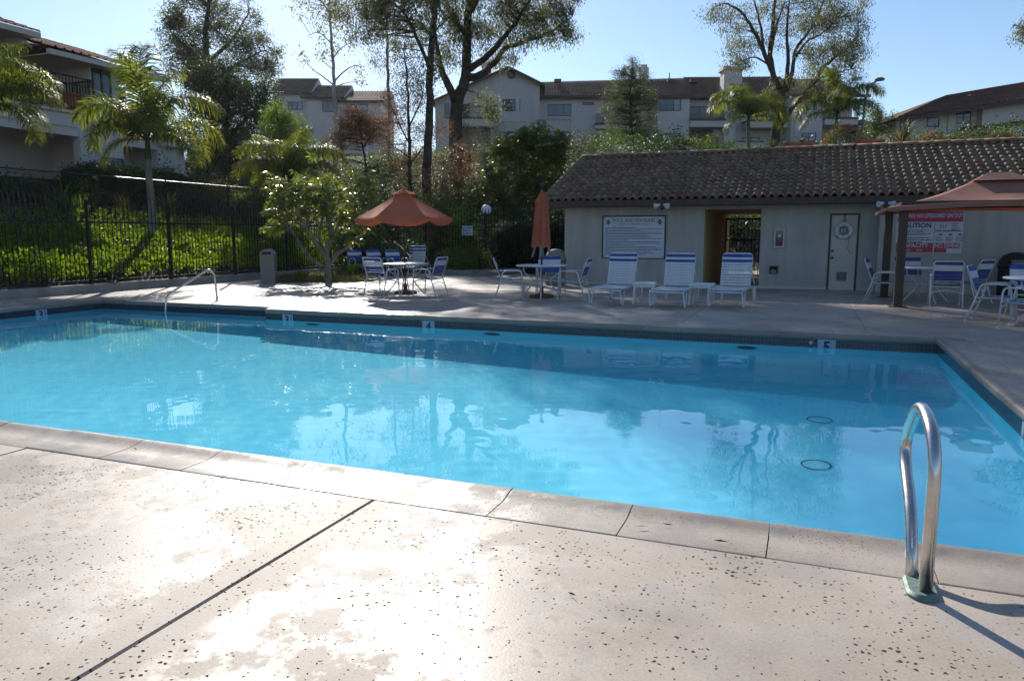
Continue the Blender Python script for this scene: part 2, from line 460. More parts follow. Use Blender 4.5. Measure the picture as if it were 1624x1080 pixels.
def cloth(name, c1, c2, trans):
    m = noisy(name, c1, c2, 2.0, 0.9, bump=0.25, bscale=350, bdist=0.002)
    nt = m.node_tree; b = nt.nodes['Principled BSDF']
    tr = N(nt, 'ShaderNodeBsdfTranslucent'); tr.inputs['Color'].default_value = (0.85, 0.22, 0.07, 1)
    mx = N(nt, 'ShaderNodeMixShader'); mx.inputs['Fac'].default_value = trans
    nt.links.new(b.outputs['BSDF'], mx.inputs[1]); nt.links.new(tr.outputs['BSDF'], mx.inputs[2])
    nt.links.new(mx.outputs['Shader'], nt.nodes['Material Output'].inputs['Surface'])
    return m
M['canvas'] = cloth('orange_canvas', (0.40, 0.12, 0.065), (0.48, 0.155, 0.085), 0.28)
M['canvas_brown'] = cloth('rust_canvas', (0.27, 0.115, 0.078), (0.33, 0.15, 0.105), 0.04)
M['post_brown'] = noisy('bronze_post', (0.045, 0.033, 0.02), (0.075, 0.055, 0.035), 3, 0.6)
M['base_brown'] = noisy('rusty_base', (0.10, 0.045, 0.025), (0.16, 0.075, 0.04), 8, 0.8)
M['pole_dark'] = noisy('dark_pole', (0.03, 0.03, 0.03), (0.05, 0.048, 0.045), 8, 0.45)
M['can_tan'] = noisy('tan_aggregate', (0.17, 0.145, 0.13), (0.30, 0.26, 0.23), 60, 0.9, bump=0.5, bscale=90)
M['can_grey'] = noisy('grey_can', (0.15, 0.16, 0.15), (0.22, 0.23, 0.215), 4, 0.7)
M['can_dark'] = noisy('dark_can', (0.02, 0.018, 0.016), (0.04, 0.034, 0.03), 4, 0.8)
M['globe'] = noisy('white_globe', (0.72, 0.72, 0.74), (0.8, 0.8, 0.82), 2, 0.25)
M['board'] = noisy('white_board', (0.50, 0.54, 0.61), (0.56, 0.60, 0.67), 2, 0.35)
M['marker'] = noisy('marker_tile', (0.27, 0.33, 0.40), (0.33, 0.39, 0.46), 5, 0.35)
M['ring'] = noisy('drain_grey', (0.03, 0.10, 0.16), (0.05, 0.14, 0.20), 5, 0.8)
M['ink'] = noisy('black_ink', (0.015, 0.015, 0.02), (0.03, 0.03, 0.04), 5, 0.6)
M['ink_blue'] = noisy('navy_ink', (0.02, 0.025, 0.09), (0.03, 0.04, 0.12), 5, 0.6)
M['ink_red'] = noisy('red_ink', (0.40, 0.045, 0.085), (0.46, 0.06, 0.10), 5, 0.5)
M['ink_teal'] = noisy('teal_ink', (0.02, 0.20, 0.28), (0.03, 0.25, 0.33), 5, 0.6)
M['door'] = noisy('cream_door', (0.50, 0.46, 0.40), (0.56, 0.52, 0.46), 2, 0.55)
M['door_frame'] = noisy('dark_door_frame', (0.05, 0.045, 0.04), (0.08, 0.07, 0.065), 4, 0.6)
M['terracotta'] = noisy('terracotta', (0.36, 0.10, 0.05), (0.44, 0.14, 0.075), 3, 0.8)
M['bark_dark'] = noisy('dark_bark', (0.035, 0.025, 0.018), (0.085, 0.06, 0.045), 3, 0.95, bump=0.8, bscale=14, bdist=0.04)
M['bark_grey'] = noisy('grey_bark', (0.13, 0.105, 0.08), (0.24, 0.20, 0.16), 5, 0.9, bump=0.6, bscale=25, bdist=0.02)
M['bark_pale'] = noisy('pale_bark', (0.34, 0.31, 0.27), (0.50, 0.47, 0.42), 1.5, 0.85, bump=0.3, bscale=20)
M['palm_bark'] = noisy('palm_bark', (0.15, 0.125, 0.10), (0.25, 0.215, 0.175), 4, 0.9, bump=0.6, bscale=18, bdist=0.02)
M['lf_euc'] = leaf_mat('eucalyptus_leaves', [(0.045, 0.058, 0.027), (0.072, 0.088, 0.040), (0.10, 0.112, 0.05), (0.14, 0.135, 0.065)], 0.58, spec=0.3)
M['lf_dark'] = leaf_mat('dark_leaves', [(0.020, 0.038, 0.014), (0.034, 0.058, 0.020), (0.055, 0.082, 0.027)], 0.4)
M['lf_mid'] = leaf_mat('mid_green_leaves', [(0.035, 0.062, 0.018), (0.06, 0.098, 0.026), (0.085, 0.125, 0.032)], 0.45)
M['lf_bright'] = leaf_mat('bright_green_leaves', [(0.065, 0.11, 0.018), (0.095, 0.155, 0.024), (0.13, 0.18, 0.03)], 0.5)
M['lf_palm'] = leaf_mat('palm_leaflets', [(0.055, 0.09, 0.016), (0.085, 0.125, 0.02), (0.12, 0.15, 0.024), (0.19, 0.17, 0.035)], 0.55, rough=0.5, spec=0.3)
M['lf_rust'] = leaf_mat('rust_leaves', [(0.085, 0.05, 0.028), (0.125, 0.074, 0.04), (0.165, 0.108, 0.055), (0.085, 0.064, 0.034)], 0.5)
M['lf_silver'] = leaf_mat('silvery_leaves', [(0.050, 0.060, 0.034), (0.075, 0.084, 0.050), (0.10, 0.105, 0.066)], 0.35, spec=0.15)
M['lf_schef'] = leaf_mat('umbrella_tree_leaves', [(0.05, 0.08, 0.018), (0.085, 0.115, 0.022), (0.14, 0.16, 0.03)], 0.52, rough=0.3, spec=0.5)
M['lf_pale'] = leaf_mat('pale_yellow_leaves', [(0.10, 0.11, 0.03), (0.16, 0.155, 0.05), (0.20, 0.17, 0.07)], 0.5)
M['lf_cedar'] = leaf_mat('cedar_needles', [(0.036, 0.055, 0.030), (0.06, 0.082, 0.038), (0.11, 0.115, 0.042)], 0.45)
M['lf_cover'] = leaf_mat('ground_cover_leaves', [(0.05, 0.095, 0.014), (0.10, 0.165, 0.018), (0.155, 0.22, 0.026)], 0.55)
M['flower_red'] = leaf_mat('red_petals', [(0.45, 0.05, 0.02), (0.55, 0.10, 0.03)], 0.4)
# ------------------------------------------------------------------ ground
def build_ground():
    xs = np.concatenate([[-900, -400, -200, -120], np.arange(-80, -16.2, 1.0), [-16.25, -16.1], np.arange(-15, 30, 3.0), [40, 60, 90, 150, 300, 900]])
    ys = np.concatenate([[-900, -300, -100, -40, -12], np.arange(-6, 25, 3.0), [25.6, 25.75], np.arange(26.5, 80, 1.0), [90, 110, 140, 200, 400, 900]])
    hole = (-14.4, 1.75, 3.45, 12.0)
    xs = np.unique(np.concatenate([xs, [hole[0], hole[1]]])); ys = np.unique(np.concatenate([ys, [hole[2], hole[3]]]))
    V = []; 
    for y in ys:
        for x in xs:
            z = terrain_z(float(x), float(y)) - 0.14
            if z > 0.05: z += 0.12 * math.sin(x*1.3 + y*0.7) * math.sin(y*0.9 - x*0.4)
            V.append((x, y, z))
    F = []; nx = len(xs)
    for j in range(len(ys)-1):
        for i in range(nx-1):
            cx, cy = (xs[i]+xs[i+1])/2, (ys[j]+ys[j+1])/2
            if hole[0] < cx < hole[1] and hole[2] < cy < hole[3]: continue
            a = j*nx+i; F.append((a, a+1, a+1+nx, a+nx))
    o = bpy.data.objects.new('ground', np_mesh('ground', V, F, M['soil'], True)); link(o)
    tag(o, 'earth ground rising into a hillside behind the pool', kind='structure')
build_ground()

# pool outline (inner face of the coping), left to right
PX0, PX1 = -13.85, 1.60
PY0, PY1 = 3.60, 11.14
RX1, RY1 = -9.30, 11.52      # the shallow step recess at the far left
CW = 0.37                    # coping width
WZ = -0.165                  # water level

deck = tag(bpy.data.objects.new('pool_deck', None), 'pale pitted concrete pool deck in large slabs', kind='structure'); link(deck)
def slab(x0, x1, y0, y1, name='slab'):
    q = 0.0042 if y0 < 3.5 else 0.0035
    return MB().cbox(x0+q, x1-q, y0+q, y1-q, -0.12, 0.0, 0.007 if y0 < 3.5 else 0.004).build(name, M['deck'], deck)
gx = [-15.95, -12.45, -9.85, -7.25, -4.65, -2.05, 4.2, 9.0]
fx = [-15.95, -14.2, -11.6, -9.2, -6.75, -4.2, -1.85, 0.8, 3.4, 6.0, 9.0]
for a, b in zip(gx[:-1], gx[1:]):
    for c, d in ((-3.0, PY0 - CW), (-7.0, -3.0)): slab(a, b, c, d)
for c, d in ((PY0-CW, 7.3), (7.3, PY1+CW)):
    slab(PX1 + CW, 5.2, c, d); slab(5.2, 9.0, c, d)
    slab(-15.95, PX0 - CW, c, d)
rows = [RY1 + CW, 14.3, 17.2, 20.62]
for a, b in zip(fx[:-1], fx[1:]):
    for c, d in zip(rows[:-1], rows[1:]): slab(a, b, c, d)
# strip between the recess depth and the straight far edge, and behind the house line
slab(RX1 + CW, 9.0, PY1 + CW, RY1 + CW)
slab(-15.95, PX0 - CW, PY1 + CW, RY1 + CW)
for a, b in ((-15.95, -13.2), (-13.2, -10.4), (-10.4, -6.62)): 
    slab(a, b, 20.62, 25.2)
slab(-6.62, 9.0, 20.62, 23.0); slab(-6.62, 9.0, 23.0, 31.0)
MB().box(-16.0, PX0-CW+0.02, -7, 31, -0.2, -0.125).box(PX1+CW-.02, 9.05, -7, 31, -0.2, -0.125)\
    .box(PX0-CW+0.03, PX1+CW-.03, -7, PY0-CW+.02, -0.2, -0.125).box(PX0-CW+0.03, PX1+CW-.03, RY1+CW-.02, 31, -0.2, -0.125)\
    .box(RX1+CW-.02, PX1+CW-.03, PY1+CW-.02, RY1+CW-.03, -0.2, -0.125).build('joint_bed', M['joint'], deck)

# ------------------------------------------------------------------ pool shell
pool = tag(bpy.data.objects.new('swimming_pool', None), 'long rectangular plastered swimming pool', kind='structure'); link(pool)
def floor_z(x):
    t = min(1, max(0, (x - PX0) / (PX1 - PX0)))
    return WZ - 0.85 - 0.62 * t
def shell2():
    cr = 0.30
    dx = [cr - cr*math.cos(PI/2*k/6) for k in range(7)]
    xs = [PX0 + d for d in dx] + list(np.linspace(PX0+0.6, RX1-0.4, 10)) + [RX1] + list(np.linspace(RX1+0.4, PX1-0.6, 26)) + [PX1 - d for d in dx[::-1]]
    ring = []
    for x in xs:
        fz = floor_z(x)
        ex = min(x-PX0, PX1-x); lift = 0
        if ex < cr: lift = cr - math.sqrt(max(0, cr*cr-(cr-ex)**2))
        row = [(x, PY0, -0.05)]
        for k in range(7):
            row.append((x, PY0+dx[k], fz + max(lift, cr - cr*math.sin(PI/2*k/6))))
        for k in range(6, -1, -1):
            row.append((x, PY1-dx[k], fz + max(lift, cr - cr*math.sin(PI/2*k/6))))
        row.append((x, PY1, -0.05)); ring.append(row)
    k = len(ring[0]); n = len(xs)
    mb = MB()
    F = []
    for i in range(n-1):
        for j in range(k-1):
            if xs[i+1] <= RX1 + 1e-6 and j == k-2: continue      # open into the step recess
            F.append((i*k+j, (i+1)*k+j, (i+1)*k+j+1, i*k+j+1))
    mb.add([p for r in ring for p in r], F, 0, True)
    # end walls (down to the cove top)
    for x, fl in ((PX0, 1), (PX1, -1)):
        zc = floor_z(x) + cr
        y1 = RY1 if fl == 1 else PY1
        q = [(x, PY0, zc), (x, y1, zc), (x, y1, -0.05), (x, PY0, -0.05)]
        mb.quad(*(q if fl == 1 else q[::-1]))
    # recess: side wall, back wall, steps as real treads
    z0 = floor_z(RX1)
    mb.quad((RX1, PY1, z0), (RX1, PY1, -0.05), (RX1, RY1, -0.05), (RX1, RY1, z0))
    mb.quad((PX0, RY1, z0), (RX1, RY1, z0), (RX1, RY1, -0.05), (PX0, RY1, -0.05))
    mb.box(PX0+0.005, RX1-0.005, PY1-0.02, RY1-0.004, z0-0.2, WZ-0.28)
    mb.box(PX0+0.006, RX1-0.005, PY1-0.34, PY1-0.021, z0-0.2, WZ-0.54)
    return mb.build('shell', M['plaster'], pool)
sh = shell2()

# waterline mosaic band + depth numbers
def band(ax, a, b, c, sgn):
    """ax 'x': wall along x at y=c facing -y*sgn ; ax 'y': wall along y at x=c"""
    z0, z1 = -0.26, -0.052
    if ax == 'x': vs = [(a, c, z0), (b, c, z0), (b, c, z1), (a, c, z1)]
    else: vs = [(c, a, z0), (c, b, z0), (c, b, z1), (c, a, z1)]
    me = bpy.data.meshes.new('tile_band'); me.from_pydata(vs, [], [(0,1,2,3)])
    uv = me.uv_layers.new(); L = abs(b-a)
    for i, p in enumerate([(0,0),(L,0),(L,.208),(0,.208)]): uv.data[i].uv = p
    me.materials.append(M['mosaic'])
    o = bpy.data.objects.new('tile_band', me); link(o, pool)
e = 0.006
band('x', RX1, PX1, PY1 - e, 1); band('x', PX0, RX1, RY1 - e, 1); band('x', PX0, PX1, PY0 + e, -1)
band('y', PY0, PY1, PX1 - e, 1); band('y', PY0, RY1, PX0 + e, -1); band('y', PY1, RY1, RX1 - e, 1)

def depth_tile(txt, loc, rz, half=False):
    t = MB().box(-0.115, 0.115, -0.004, 0.0, -0.275, -0.062).build('depth_tile', M['marker'], pool, loc)
    t.rotation_euler = (0, 0, rz)
    text_obj('numeral', txt, M['ink_blue'], t, (-0.015 if half else 0, -0.006, -0.163), 0.20, bold=0.006)
    if half:
        MB().box(0.07, 0.083, -0.0065, -0.005, -0.215, -0.095).build('foot_mark', M['ink_blue'], t)
p = G(451, 503); depth_tile('3', (-8.80, PY1 - e - 0.001, 0), 0, True)
depth_tile('4', (AY(680, 520, PY1).x, PY1 - e - 0.001, 0), 0)
depth_tile('5', (AY(1311, 548, PY1).x, PY1 - e - 0.001, 0), 0)
depth_tile('3', (PX0 + e + 0.001, AX(65, 494, PX0).y, 0), PI/2, True)
depth_tile('5', (PX1 - e - 0.001, AX(1632, 655, PX1).y, 0), -PI/2)

# coping stones: rounded bull-nose with a shallow dished top
def cop_mesh(L):
    pr = [(CW, -0.06), (CW, -0.004), (CW-0.012, 0.0), (0.19, 0.0), (0.15, 0.002), (0.115, 0.007), (0.085, 0.014), (0.055, 0.0215), (0.03, 0.0255), (0.01, 0.0255), (-0.008, 0.019), (-0.02, 0.004), (-0.024, -0.018), (-0.017, -0.045), (0.0, -0.06)]
    h = L/2 - 0.0026
    mb = MB()
    n = len(pr); X = [-h, -h+0.005, h-0.005, h]
    dz = [0, 0, 0, 0]
    vs = [(x, -d, z + (dzz if z > -0.03 else 0)) for x, dzz in zip(X, dz) for d, z in pr]
    fs = [(i*n+j, (i+1)*n+j, (i+1)*n+(j+1) % n, i*n+(j+1) % n) for i in range(3) for j in range(n)]
    mb.add(vs, fs, 0, True)
    mb.add(vs[:n], [tuple(range(n))], 0, False); mb.add(vs[3*n:], [tuple(range(n))[::-1]], 0, False)
    return mb.mesh('coping_stone', M['coping'])
COPM = {}
def coping_run(p0, p1, step, first=None):
    """water lies to the left of the walk from p0 to p1 reversed: outer side is local -y"""
    p0, p1 = Vector(p0), Vector(p1); d = (p1-p0); L = d.length; d.normalize()
    rz = math.atan2(d.y, d.x)
    cuts = [0.0]; t = first if first else step
    while t < L - 0.15: cuts.append(t); t += step
    cuts.append(L)
    for a, b in zip(cuts[:-1], cuts[1:]):
        ln = round(b-a, 3)
        if ln not in COPM: COPM[ln] = cop_mesh(ln)
        c = p0 + d*((a+b)/2)
        place('coping_stone', COPM[ln], pool, (c.x, c.y, random.uniform(-0.003, 0.003)), (random.uniform(-.006, .006), random.uniform(-.003, .003), rz + random.uniform(-0.001, 0.001)))
coping_run((PX0, PY0, 0), (PX1, PY0, 0), 0.652, (-2.07 - PX0) % 0.652)
coping_run((PX1, PY0, 0), (PX1, PY1, 0), 0.652)
coping_run((PX1, PY1, 0), (RX1, PY1, 0), 1.95)
coping_run((RX1, PY1+0.025, 0), (RX1, RY1, 0), 0.652)
coping_run((RX1, RY1, 0), (PX0, RY1, 0), 1.95)
coping_run((PX0, RY1, 0), (PX0, PY0, 0), 0.652)
mbc = MB()
for (x0, x1, y0, y1) in ((PX1+.004, PX1+CW, PY0-CW, PY0-.004), (PX1+.004, PX1+CW, PY1+.004, PY1+CW), (PX0-CW, PX0-.004, PY0-CW, PY0-.004),
                         (PX0-CW, PX0-.004, RY1+.004, RY1+CW), (RX1+0.004, RX1+CW, RY1+.004, RY1+CW)):
    MB().cbox(x0, x1, y0, y1, -0.06, 0.0, 0.006).build('coping_stone', M['coping'], pool)

# drains and lights under water
for (x, y) in ((0.17, 8.15), (0.13, 6.75)):
    pts = [(x + 0.118*math.cos(2*PI*k/32), y + 0.118*math.sin(2*PI*k/32), floor_z(x)+0.012) for k in range(32)]
    MB().tube(pts, 0.006, 6, closed=True).build('drain_ring', M['ring'], pool)
for px in (497, 780, 1185):
    x = AY(px, 530, PY1).x
    mb = MB(); mb.lathe([(0.0, 0.0), (0.11, 0.0), (0.115, 0.012), (0.14, 0.012), (0.145, 0.0)], 24)
    o = mb.build('pool_light', M['ring'], pool, (x, PY1 - 0.002, WZ - 0.42)); o.rotation_euler = (PI/2, 0, 0)
x = G(1289, 531).x
mb = MB(); mb.lathe([(0.012, 0.0), (0.012, 0.008), (0.024, 0.008), (0.024, 0.0)], 16)
o = mb.build('return_fitting', M['white_plastic'], pool, (AY(1286, 542, PY1).x, PY1 - 0.007, -0.11)); o.rotation_euler = (PI/2, 0, 0)

# ------------------------------------------------------------------ water sheet with fine ripples
def build_water():
    x0, x1, y0, y1 = PX0+0.002, PX1-0.002, PY0+0.002, RY1-0.002
    nx, ny = 520, 270
    X, Y = np.meshgrid(np.linspace(x0, x1, nx), np.linspace(y0, y1, ny))
    Z = np.zeros_like(X)
    for k in range(60):
        lam = 10 ** RNG.uniform(-0.78, 0.25); a = RNG.uniform(0, 2*PI); ph = RNG.uniform(0, 2*PI)
        amp = 0.00078 * lam ** 1.0 / 6.0
        kx, ky = 2*PI/lam*math.cos(a), 2*PI/lam*math.sin(a)
        Z += amp * np.sin(kx*X + ky*Y + ph)
    V = np.stack([X, Y, WZ + Z], -1).reshape(-1, 3)
    I = np.arange(nx*ny).reshape(ny, nx)
    F = np.stack([I[:-1, :-1], I[:-1, 1:], I[1:, 1:], I[1:, :-1]], -1).reshape(-1, 4)
    cx = V[F].mean(1)
    keep = ~((cx[:, 0] > RX1) & (cx[:, 1] > PY1))
    o = bpy.data.objects.new('water', np_mesh('water', V, F[keep], M['water'], True)); link(o)
    tag(o, 'clear turquoise pool water mirroring the sky and trees', kind='structure')
    o.cycles.is_caustics_caster = True
    return o
water = build_water()
sh.cycles.is_caustics_receiver = True

# ------------------------------------------------------------------ handrails
def near_rail():
    b = Vector((0.47, 3.09, 0))
    t = thing('handrail', 'brushed steel looped grab rail in the near deck', 'handrail', b)
    pts = rounded([(0, 0, 0), (0.0, 0.005, 0.60), (-0.02, 0.33, 0.70), (-0.035, 0.66, 0.42), (-0.03, 0.28, 0.22), (-0.03, 0.125, 0.0)], 0.17, 10)
    MB().tube(pts, 0.0245, 18).build('rail', M['steel'], t)
    pl = [( .058*math.cos(a), .058*math.sin(a) + (0.11 if math.sin(a) > 0 else 0)) for a in [2*PI*k/28 for k in range(28)]]
    n = len(pl); ins = [((x)*.82, (y-.055)*.9+.055) for x, y in pl]
    vs = [(x, y, 0) for x, y in pl] + [(x, y, .012) for x, y in pl] + [(x, y, .022) for x, y in ins]
    fs = [(i, (i+1) % n, n+(i+1) % n, n+i) for i in range(n)] + [(n+i, n+(i+1) % n, 2*n+(i+1) % n, 2*n+i) for i in range(n)] + [tuple(range(2*n, 3*n))]
    o = MB().add(vs, fs).build('escutcheon', M['verdigris'], t); o.location = (-.008, 0, 0)
    return t
near_rail()
def far_rail():
    b = Vector((-11.55, 12.35, 0))
    t = thing('handrail', 'thin steel handrail leading down the far pool steps', 'handrail', b)
    pts = rounded([(0, 0, 0), (-0.02, -0.02, 0.56), (-0.06, -0.12, 0.68), (-0.30, -1.05, 0.18), (-0.30, -1.15, -0.5)], 0.12, 7)
    MB().tube(pts, 0.022, 12).build('rail', M['steel'], t)
    MB().lathe([(0.05, 0.0), (0.05, 0.008), (0.03, 0.02)], 20).build('escutcheon', M['steel'], t)
far_rail()
# ------------------------------------------------------------------ pool house
WY = 20.65           # plane of the front wall
house = thing('pool_house', 'low cream stucco pool house with barrel tile roof and open breezeway', 'pool house', (0, WY, 0))
def pool_house():
    T = 0.2; D = 6.4; HT = 2.14
    XL, XA, XB, XC, XR = -6.56, -2.67, -1.24, 1.5, 8.5
    mb = MB()
    mb.box(XL, XA, 0, T, 0, HT)                       # front wall left of the breezeway
    mb.box(XL, XL+T, T, D, 0, HT)                     # end wall
    mb.box(XA-T, XA, T, D, 0, HT)                     # breezeway left
    mb.box(XB, XB+T, T, D, 0, HT)
    mb.box(XA, XB, 0.002, T, 2.05, HT)                # header over the opening
    # front wall with door and box openings
    dx0, dx1, dz = 0.40, 1.085, 1.905
    mb.box(XB+T, dx0, 0, T, 0, HT); mb.box(XB, XB+T, 0, T, 0, HT)
    mb.box(dx0, dx1, 0, T, dz, HT); mb.box(dx1, XC, 0, T, 0, HT)
    mb.box(XC, XR, -0.38, T, 0, HT)                   # the wing steps forward
    mb.box(XL, XA, D-T, D, 0.001, HT-0.001); mb.box(XB, XR, D-T, D, 0.001, HT-0.001)
    mb.box(XR-T, XR, T, D-T, 0.001, HT-0.001)
    mb.box(XA+0.001, XB-0.001, T+.001, D, 2.06, HT)     # breezeway ceiling
    mb.build('wall', M['stucco'], house)
    MB().box(XL+0.02, XC, -0.012, -0.001, 0, 0.06).build('base_trim', M['stucco_trim'], house)
    MB().box(XA+.001, XA+.012, T+.002, D-.01, 0.0, 2.055).box(XB-.012, XB-.001, T+.002, D-.01, 0.0, 2.055).box(XA+.013, XB-.013, T+.25, D-.01, 2.046, 2.056).build('warm_passage_lining', M['ochre'], house)  # added lining; its ochre also carries the passage's bounce glow
    # back doorway of the breezeway: a dark frame and an iron gate
    gt = MB()
    gt.box(XA+0.02, XA+0.07, 5.0, 5.05, 0.02, 1.92); gt.box(XB-0.07, XB-0.02, 5.0, 5.05, 0.02, 1.92)
    gt.box(XA+.07, XB-.07, 5.0, 5.05, 1.86, 1.92); gt.box(XA+.07, XB-.07, 5.0, 5.05, 0.05, 0.10); gt.box(XA+.07, XB-.07, 5.0, 5.05, 1.2, 1.24)
    gate = thing('iron_gate', 'black iron picket gate at the back of the breezeway', 'gate', (0, WY, 0))
    gt.build('gate_frame', M['iron'], gate)
    pm = MB().box(-0.01, 0.01, -0.01, 0.01, 0.1, 1.86).mesh('picket', M['iron'])
    x = XA + 0.17
    while x < XB - 0.1: place('picket', pm, gate, (x, 5.025, 0)); x += 0.115
    sg = MB().box(-0.21, 0.21, -0.006, 0.006, -0.13, 0.13).build('gate_sign', M['board'], None, (AY(1193, 370, WY+5.1).x, WY+5.1, AY(1193, 370, WY+5.1).z))
    tag(sg, 'small white sign hung behind the breezeway gate bars', 'sign')
    # door
    d = MB().box(dx0+0.045, dx1-0.045, 0.02, 0.06, 0.02, dz-0.04).build('door', M['door'], house)
    fr = MB(); fr.box(dx0, dx0+0.04, -0.012, 0.1, 0, dz); fr.box(dx1-0.04, dx1, -0.012, 0.1, 0, dz); fr.box(dx0+.04, dx1-.04, -0.012, 0.1, dz-0.035, dz)
    fr.build('door_frame', M['door_frame'], d)
    lv = MB(); cx = (dx0+dx1)/2 - 0.0
    lv.box(cx-0.15, cx+0.15, 0.008, 0.02, 0.20, 0.23); lv.box(cx-0.15, cx+0.15, 0.008, 0.02, 0.45, 0.48)
    lv.box(cx-0.15, cx-0.12, 0.008, 0.02, 0.23, 0.45); lv.box(cx+0.12, cx+0.15, 0.008, 0.02, 0.23, 0.45)
    lv.build('door_vent', M['door'], d)
    for k in range(4):
        z = 0.25 + k*0.052
        MB().add([(cx-.12, .019, z), (cx+.12, .019, z), (cx+.12, .004, z+.022), (cx-.12, .004, z+.022), (cx-.12, .015, z-.003), (cx+.12, .015, z-.003), (cx+.12, 0, z+.019), (cx-.12, 0, z+.019)],
                 [(0,1,2,3), (7,6,5,4), (0,4,5,1), (2,6,7,3)]).build('louvre', M['door'], d)
    MB().box(cx-.12, cx+.12, .0195, .0205, .23, .45).build('vent_backing', M['dark'], d)
    for z in (0.98, 0.81):
        o = MB().lathe([(0.03, 0), (0.03, 0.01), (0.014, 0.015), (0.014, 0.04), (0.03, 0.05), (0.03, 0.07), (0.01, 0.08)], 14).build('door_knob', M['base_brown'], d, (dx0+0.10, 0.02, z)); o.rotation_euler = (PI/2, 0, 0)
    # roof: sloping deck, fascia, tiles
    EY, RY = -0.70, 3.25; EZ, RZ = 2.285, 3.80
    RXL, RXR = XL - 0.42, XR + 0.4
    sl = (RZ-EZ)/(RY-EY)
    rf = MB()
    rf.prism([(EY, EZ-0.03), (EY, EZ), (RY, RZ), (2*RY-EY, EZ), (2*RY-EY, EZ-0.03), (RY, RZ-0.03)], 'x', RXL, RXR)
    roof = rf.build('roof', M['underlay'], house)
    fb = MB(); fb.box(RXL, RXR, EY-0.045, EY-0.001, EZ-0.155, EZ+0.004)
    for k in (-1, 1):
        x0 = RXL-0.045 if k < 0 else RXR+0.001
        fb.prism([(EY-.045, EZ-0.155), (EY-.045, EZ+0.02), (RY, RZ+0.02), (RY, RZ-0.155)], 'x', x0, x0+0.044)
        fb.prism([(2*RY-EY+.045, EZ-0.155), (RY+.001, RZ-0.155), (RY+.001, RZ+0.02), (2*RY-EY+.045, EZ+0.02)], 'x', x0, x0+0.044)
    fb.build('fascia', M['fascia'], roof)
    MB().box(RXL+.01, RXR-.01, EY, -0.001, EZ-0.15, EZ-0.135).build('soffit', M['fascia'], roof)
    MB().box(XL+0.002, XR-.002, 0.01, D-.01, HT+.001, HT+0.12).build('attic_floor', M['fascia'], roof)
    gb = MB()
    gb.prism([(0.0, HT+.001), (D, HT+.001), (D, EZ-0.04), (RY, RZ-0.06), (0, EZ+0.2)], 'x', XL+.003, XL+0.15)
    gb.build('gable_wall', M['stucco'], house)
    # barrel tiles
    def tile_mesh(mat):
        L, W, n = 0.40, 0.205, 6
        mb = MB()
        vs = []; fs = []
        for (y, s) in ((0.0, 1.0), (L, 0.70)):
            for k in range(n+1):
                a = PI*k/n
                vs.append((-math.cos(a)*W*0.37*s, y, math.sin(a)*0.074*s))
        # front lip thickness
        for k in range(n+1):
            a = PI*k/n; vs.append((-math.cos(a)*W*0.27, 0.0, math.sin(a)*0.052))
        for k in range(n):
            fs.append((k+1, k, n+1+k, n+2+k))
            fs.append((k, k+1, 2*n+3+k, 2*n+2+k))
        mb.add(vs, fs, 0, True)
        # trough to the right
        t = [(W*0.30, 0, 0.012), (W*0.5, 0, -0.008), (W*0.70, 0, 0.012), (W*0.26, L, 0.012), (W*0.5, L, -0.008), (W*0.74, L, 0.012), (W*0.30, 0, -0.01), (W*0.5, 0, -0.03), (W*0.70, 0, -0.01)]
        mb.add(t, [(0,1,4,3), (1,2,5,4), (6,7,1,0), (7,8,2,1)], 0, False)
        return mb.mesh('roof_tile', mat)
    TM = [tile_mesh(M[k]) for k in ('tile_a', 'tile_b', 'tile_c')]
    px = 0.205; rows = 13; slen = math.hypot(RY-EY, RZ-EZ); ex = (slen+0.02)/rows
    ang = math.atan2(RZ-EZ, RY-EY)
    spots = []
    ncol = int((RXR - RXL)/px)
    for r in range(rows):
        s = -0.03 + r*ex
        for c in range(ncol):
            x = RXL + 0.06 + c*px
            y = EY + s*math.cos(ang); z = EZ + s*math.sin(ang)
            spots.append((x, y, z))
    spots.sort(key=lambda p: (p[0] > 5.2, (Vector((p[0], p[1]+WY, p[2])) - Vector((0, 0, CAM_H))).length))
    stuff = MB()
    for i, (x, y, z) in enumerate(spots):
        rr = random.random()
        # the ridge side is greyer, the eave row redder
        m = 1 if (rr < 0.13 or (y < EY+0.2 and rr < 0.6)) else 2 if rr < (0.5 if x < 0 else 0.30) else 0
        jit = (ang - 0.075 + random.uniform(-0.02, 0.02), random.uniform(-0.02, 0.02), random.uniform(-0.03, 0.03))
        if i < 300:
            place('roof_tile', TM[m], roof, (x, y, z + 0.040), jit)
        else:
            mt = Matrix.Translation((x, y, z+0.040)) @ Euler(jit).to_matrix().to_4x4()
            b = len(stuff.v)
            me = TM[m]
            for v in me.vertices: stuff.v.append(tuple(mt @ v.co))
            for p in me.polygons: stuff.f.append([b+k for k in p.vertices]); stuff.m.append(m); stuff.sm.append(True)
    o = stuff.build('roof_tiles', [M['tile_a'], M['tile_b'], M['tile_c']], roof); o['kind'] = 'stuff'
    # ridge and rake cap tiles
    def cap_mesh(L, r):
        mb = MB(); vs = []; n = 6
        for (x, s) in ((0, 1.0), (L, 0.86)):
            for k in range(n+1):
                a = PI*k/n; vs.append((x, -math.cos(a)*r*s, math.sin(a)*r*0.85*s))
        for k in range(n+1):
            a = PI*k/n; vs.append((0, -math.cos(a)*r*0.8, math.sin(a)*r*0.65))
        fs = [(k, k+1, n+2+k, n+1+k) for k in range(n)] + [(k+1, k, 2*n+2+k, 2*n+3+k) for k in range(n)]
        return mb.add(vs, fs, 0, True).mesh('ridge_tile', M['tile_b'])
    cm = cap_mesh(0.44, 0.115)
    x = RXL - 0.04
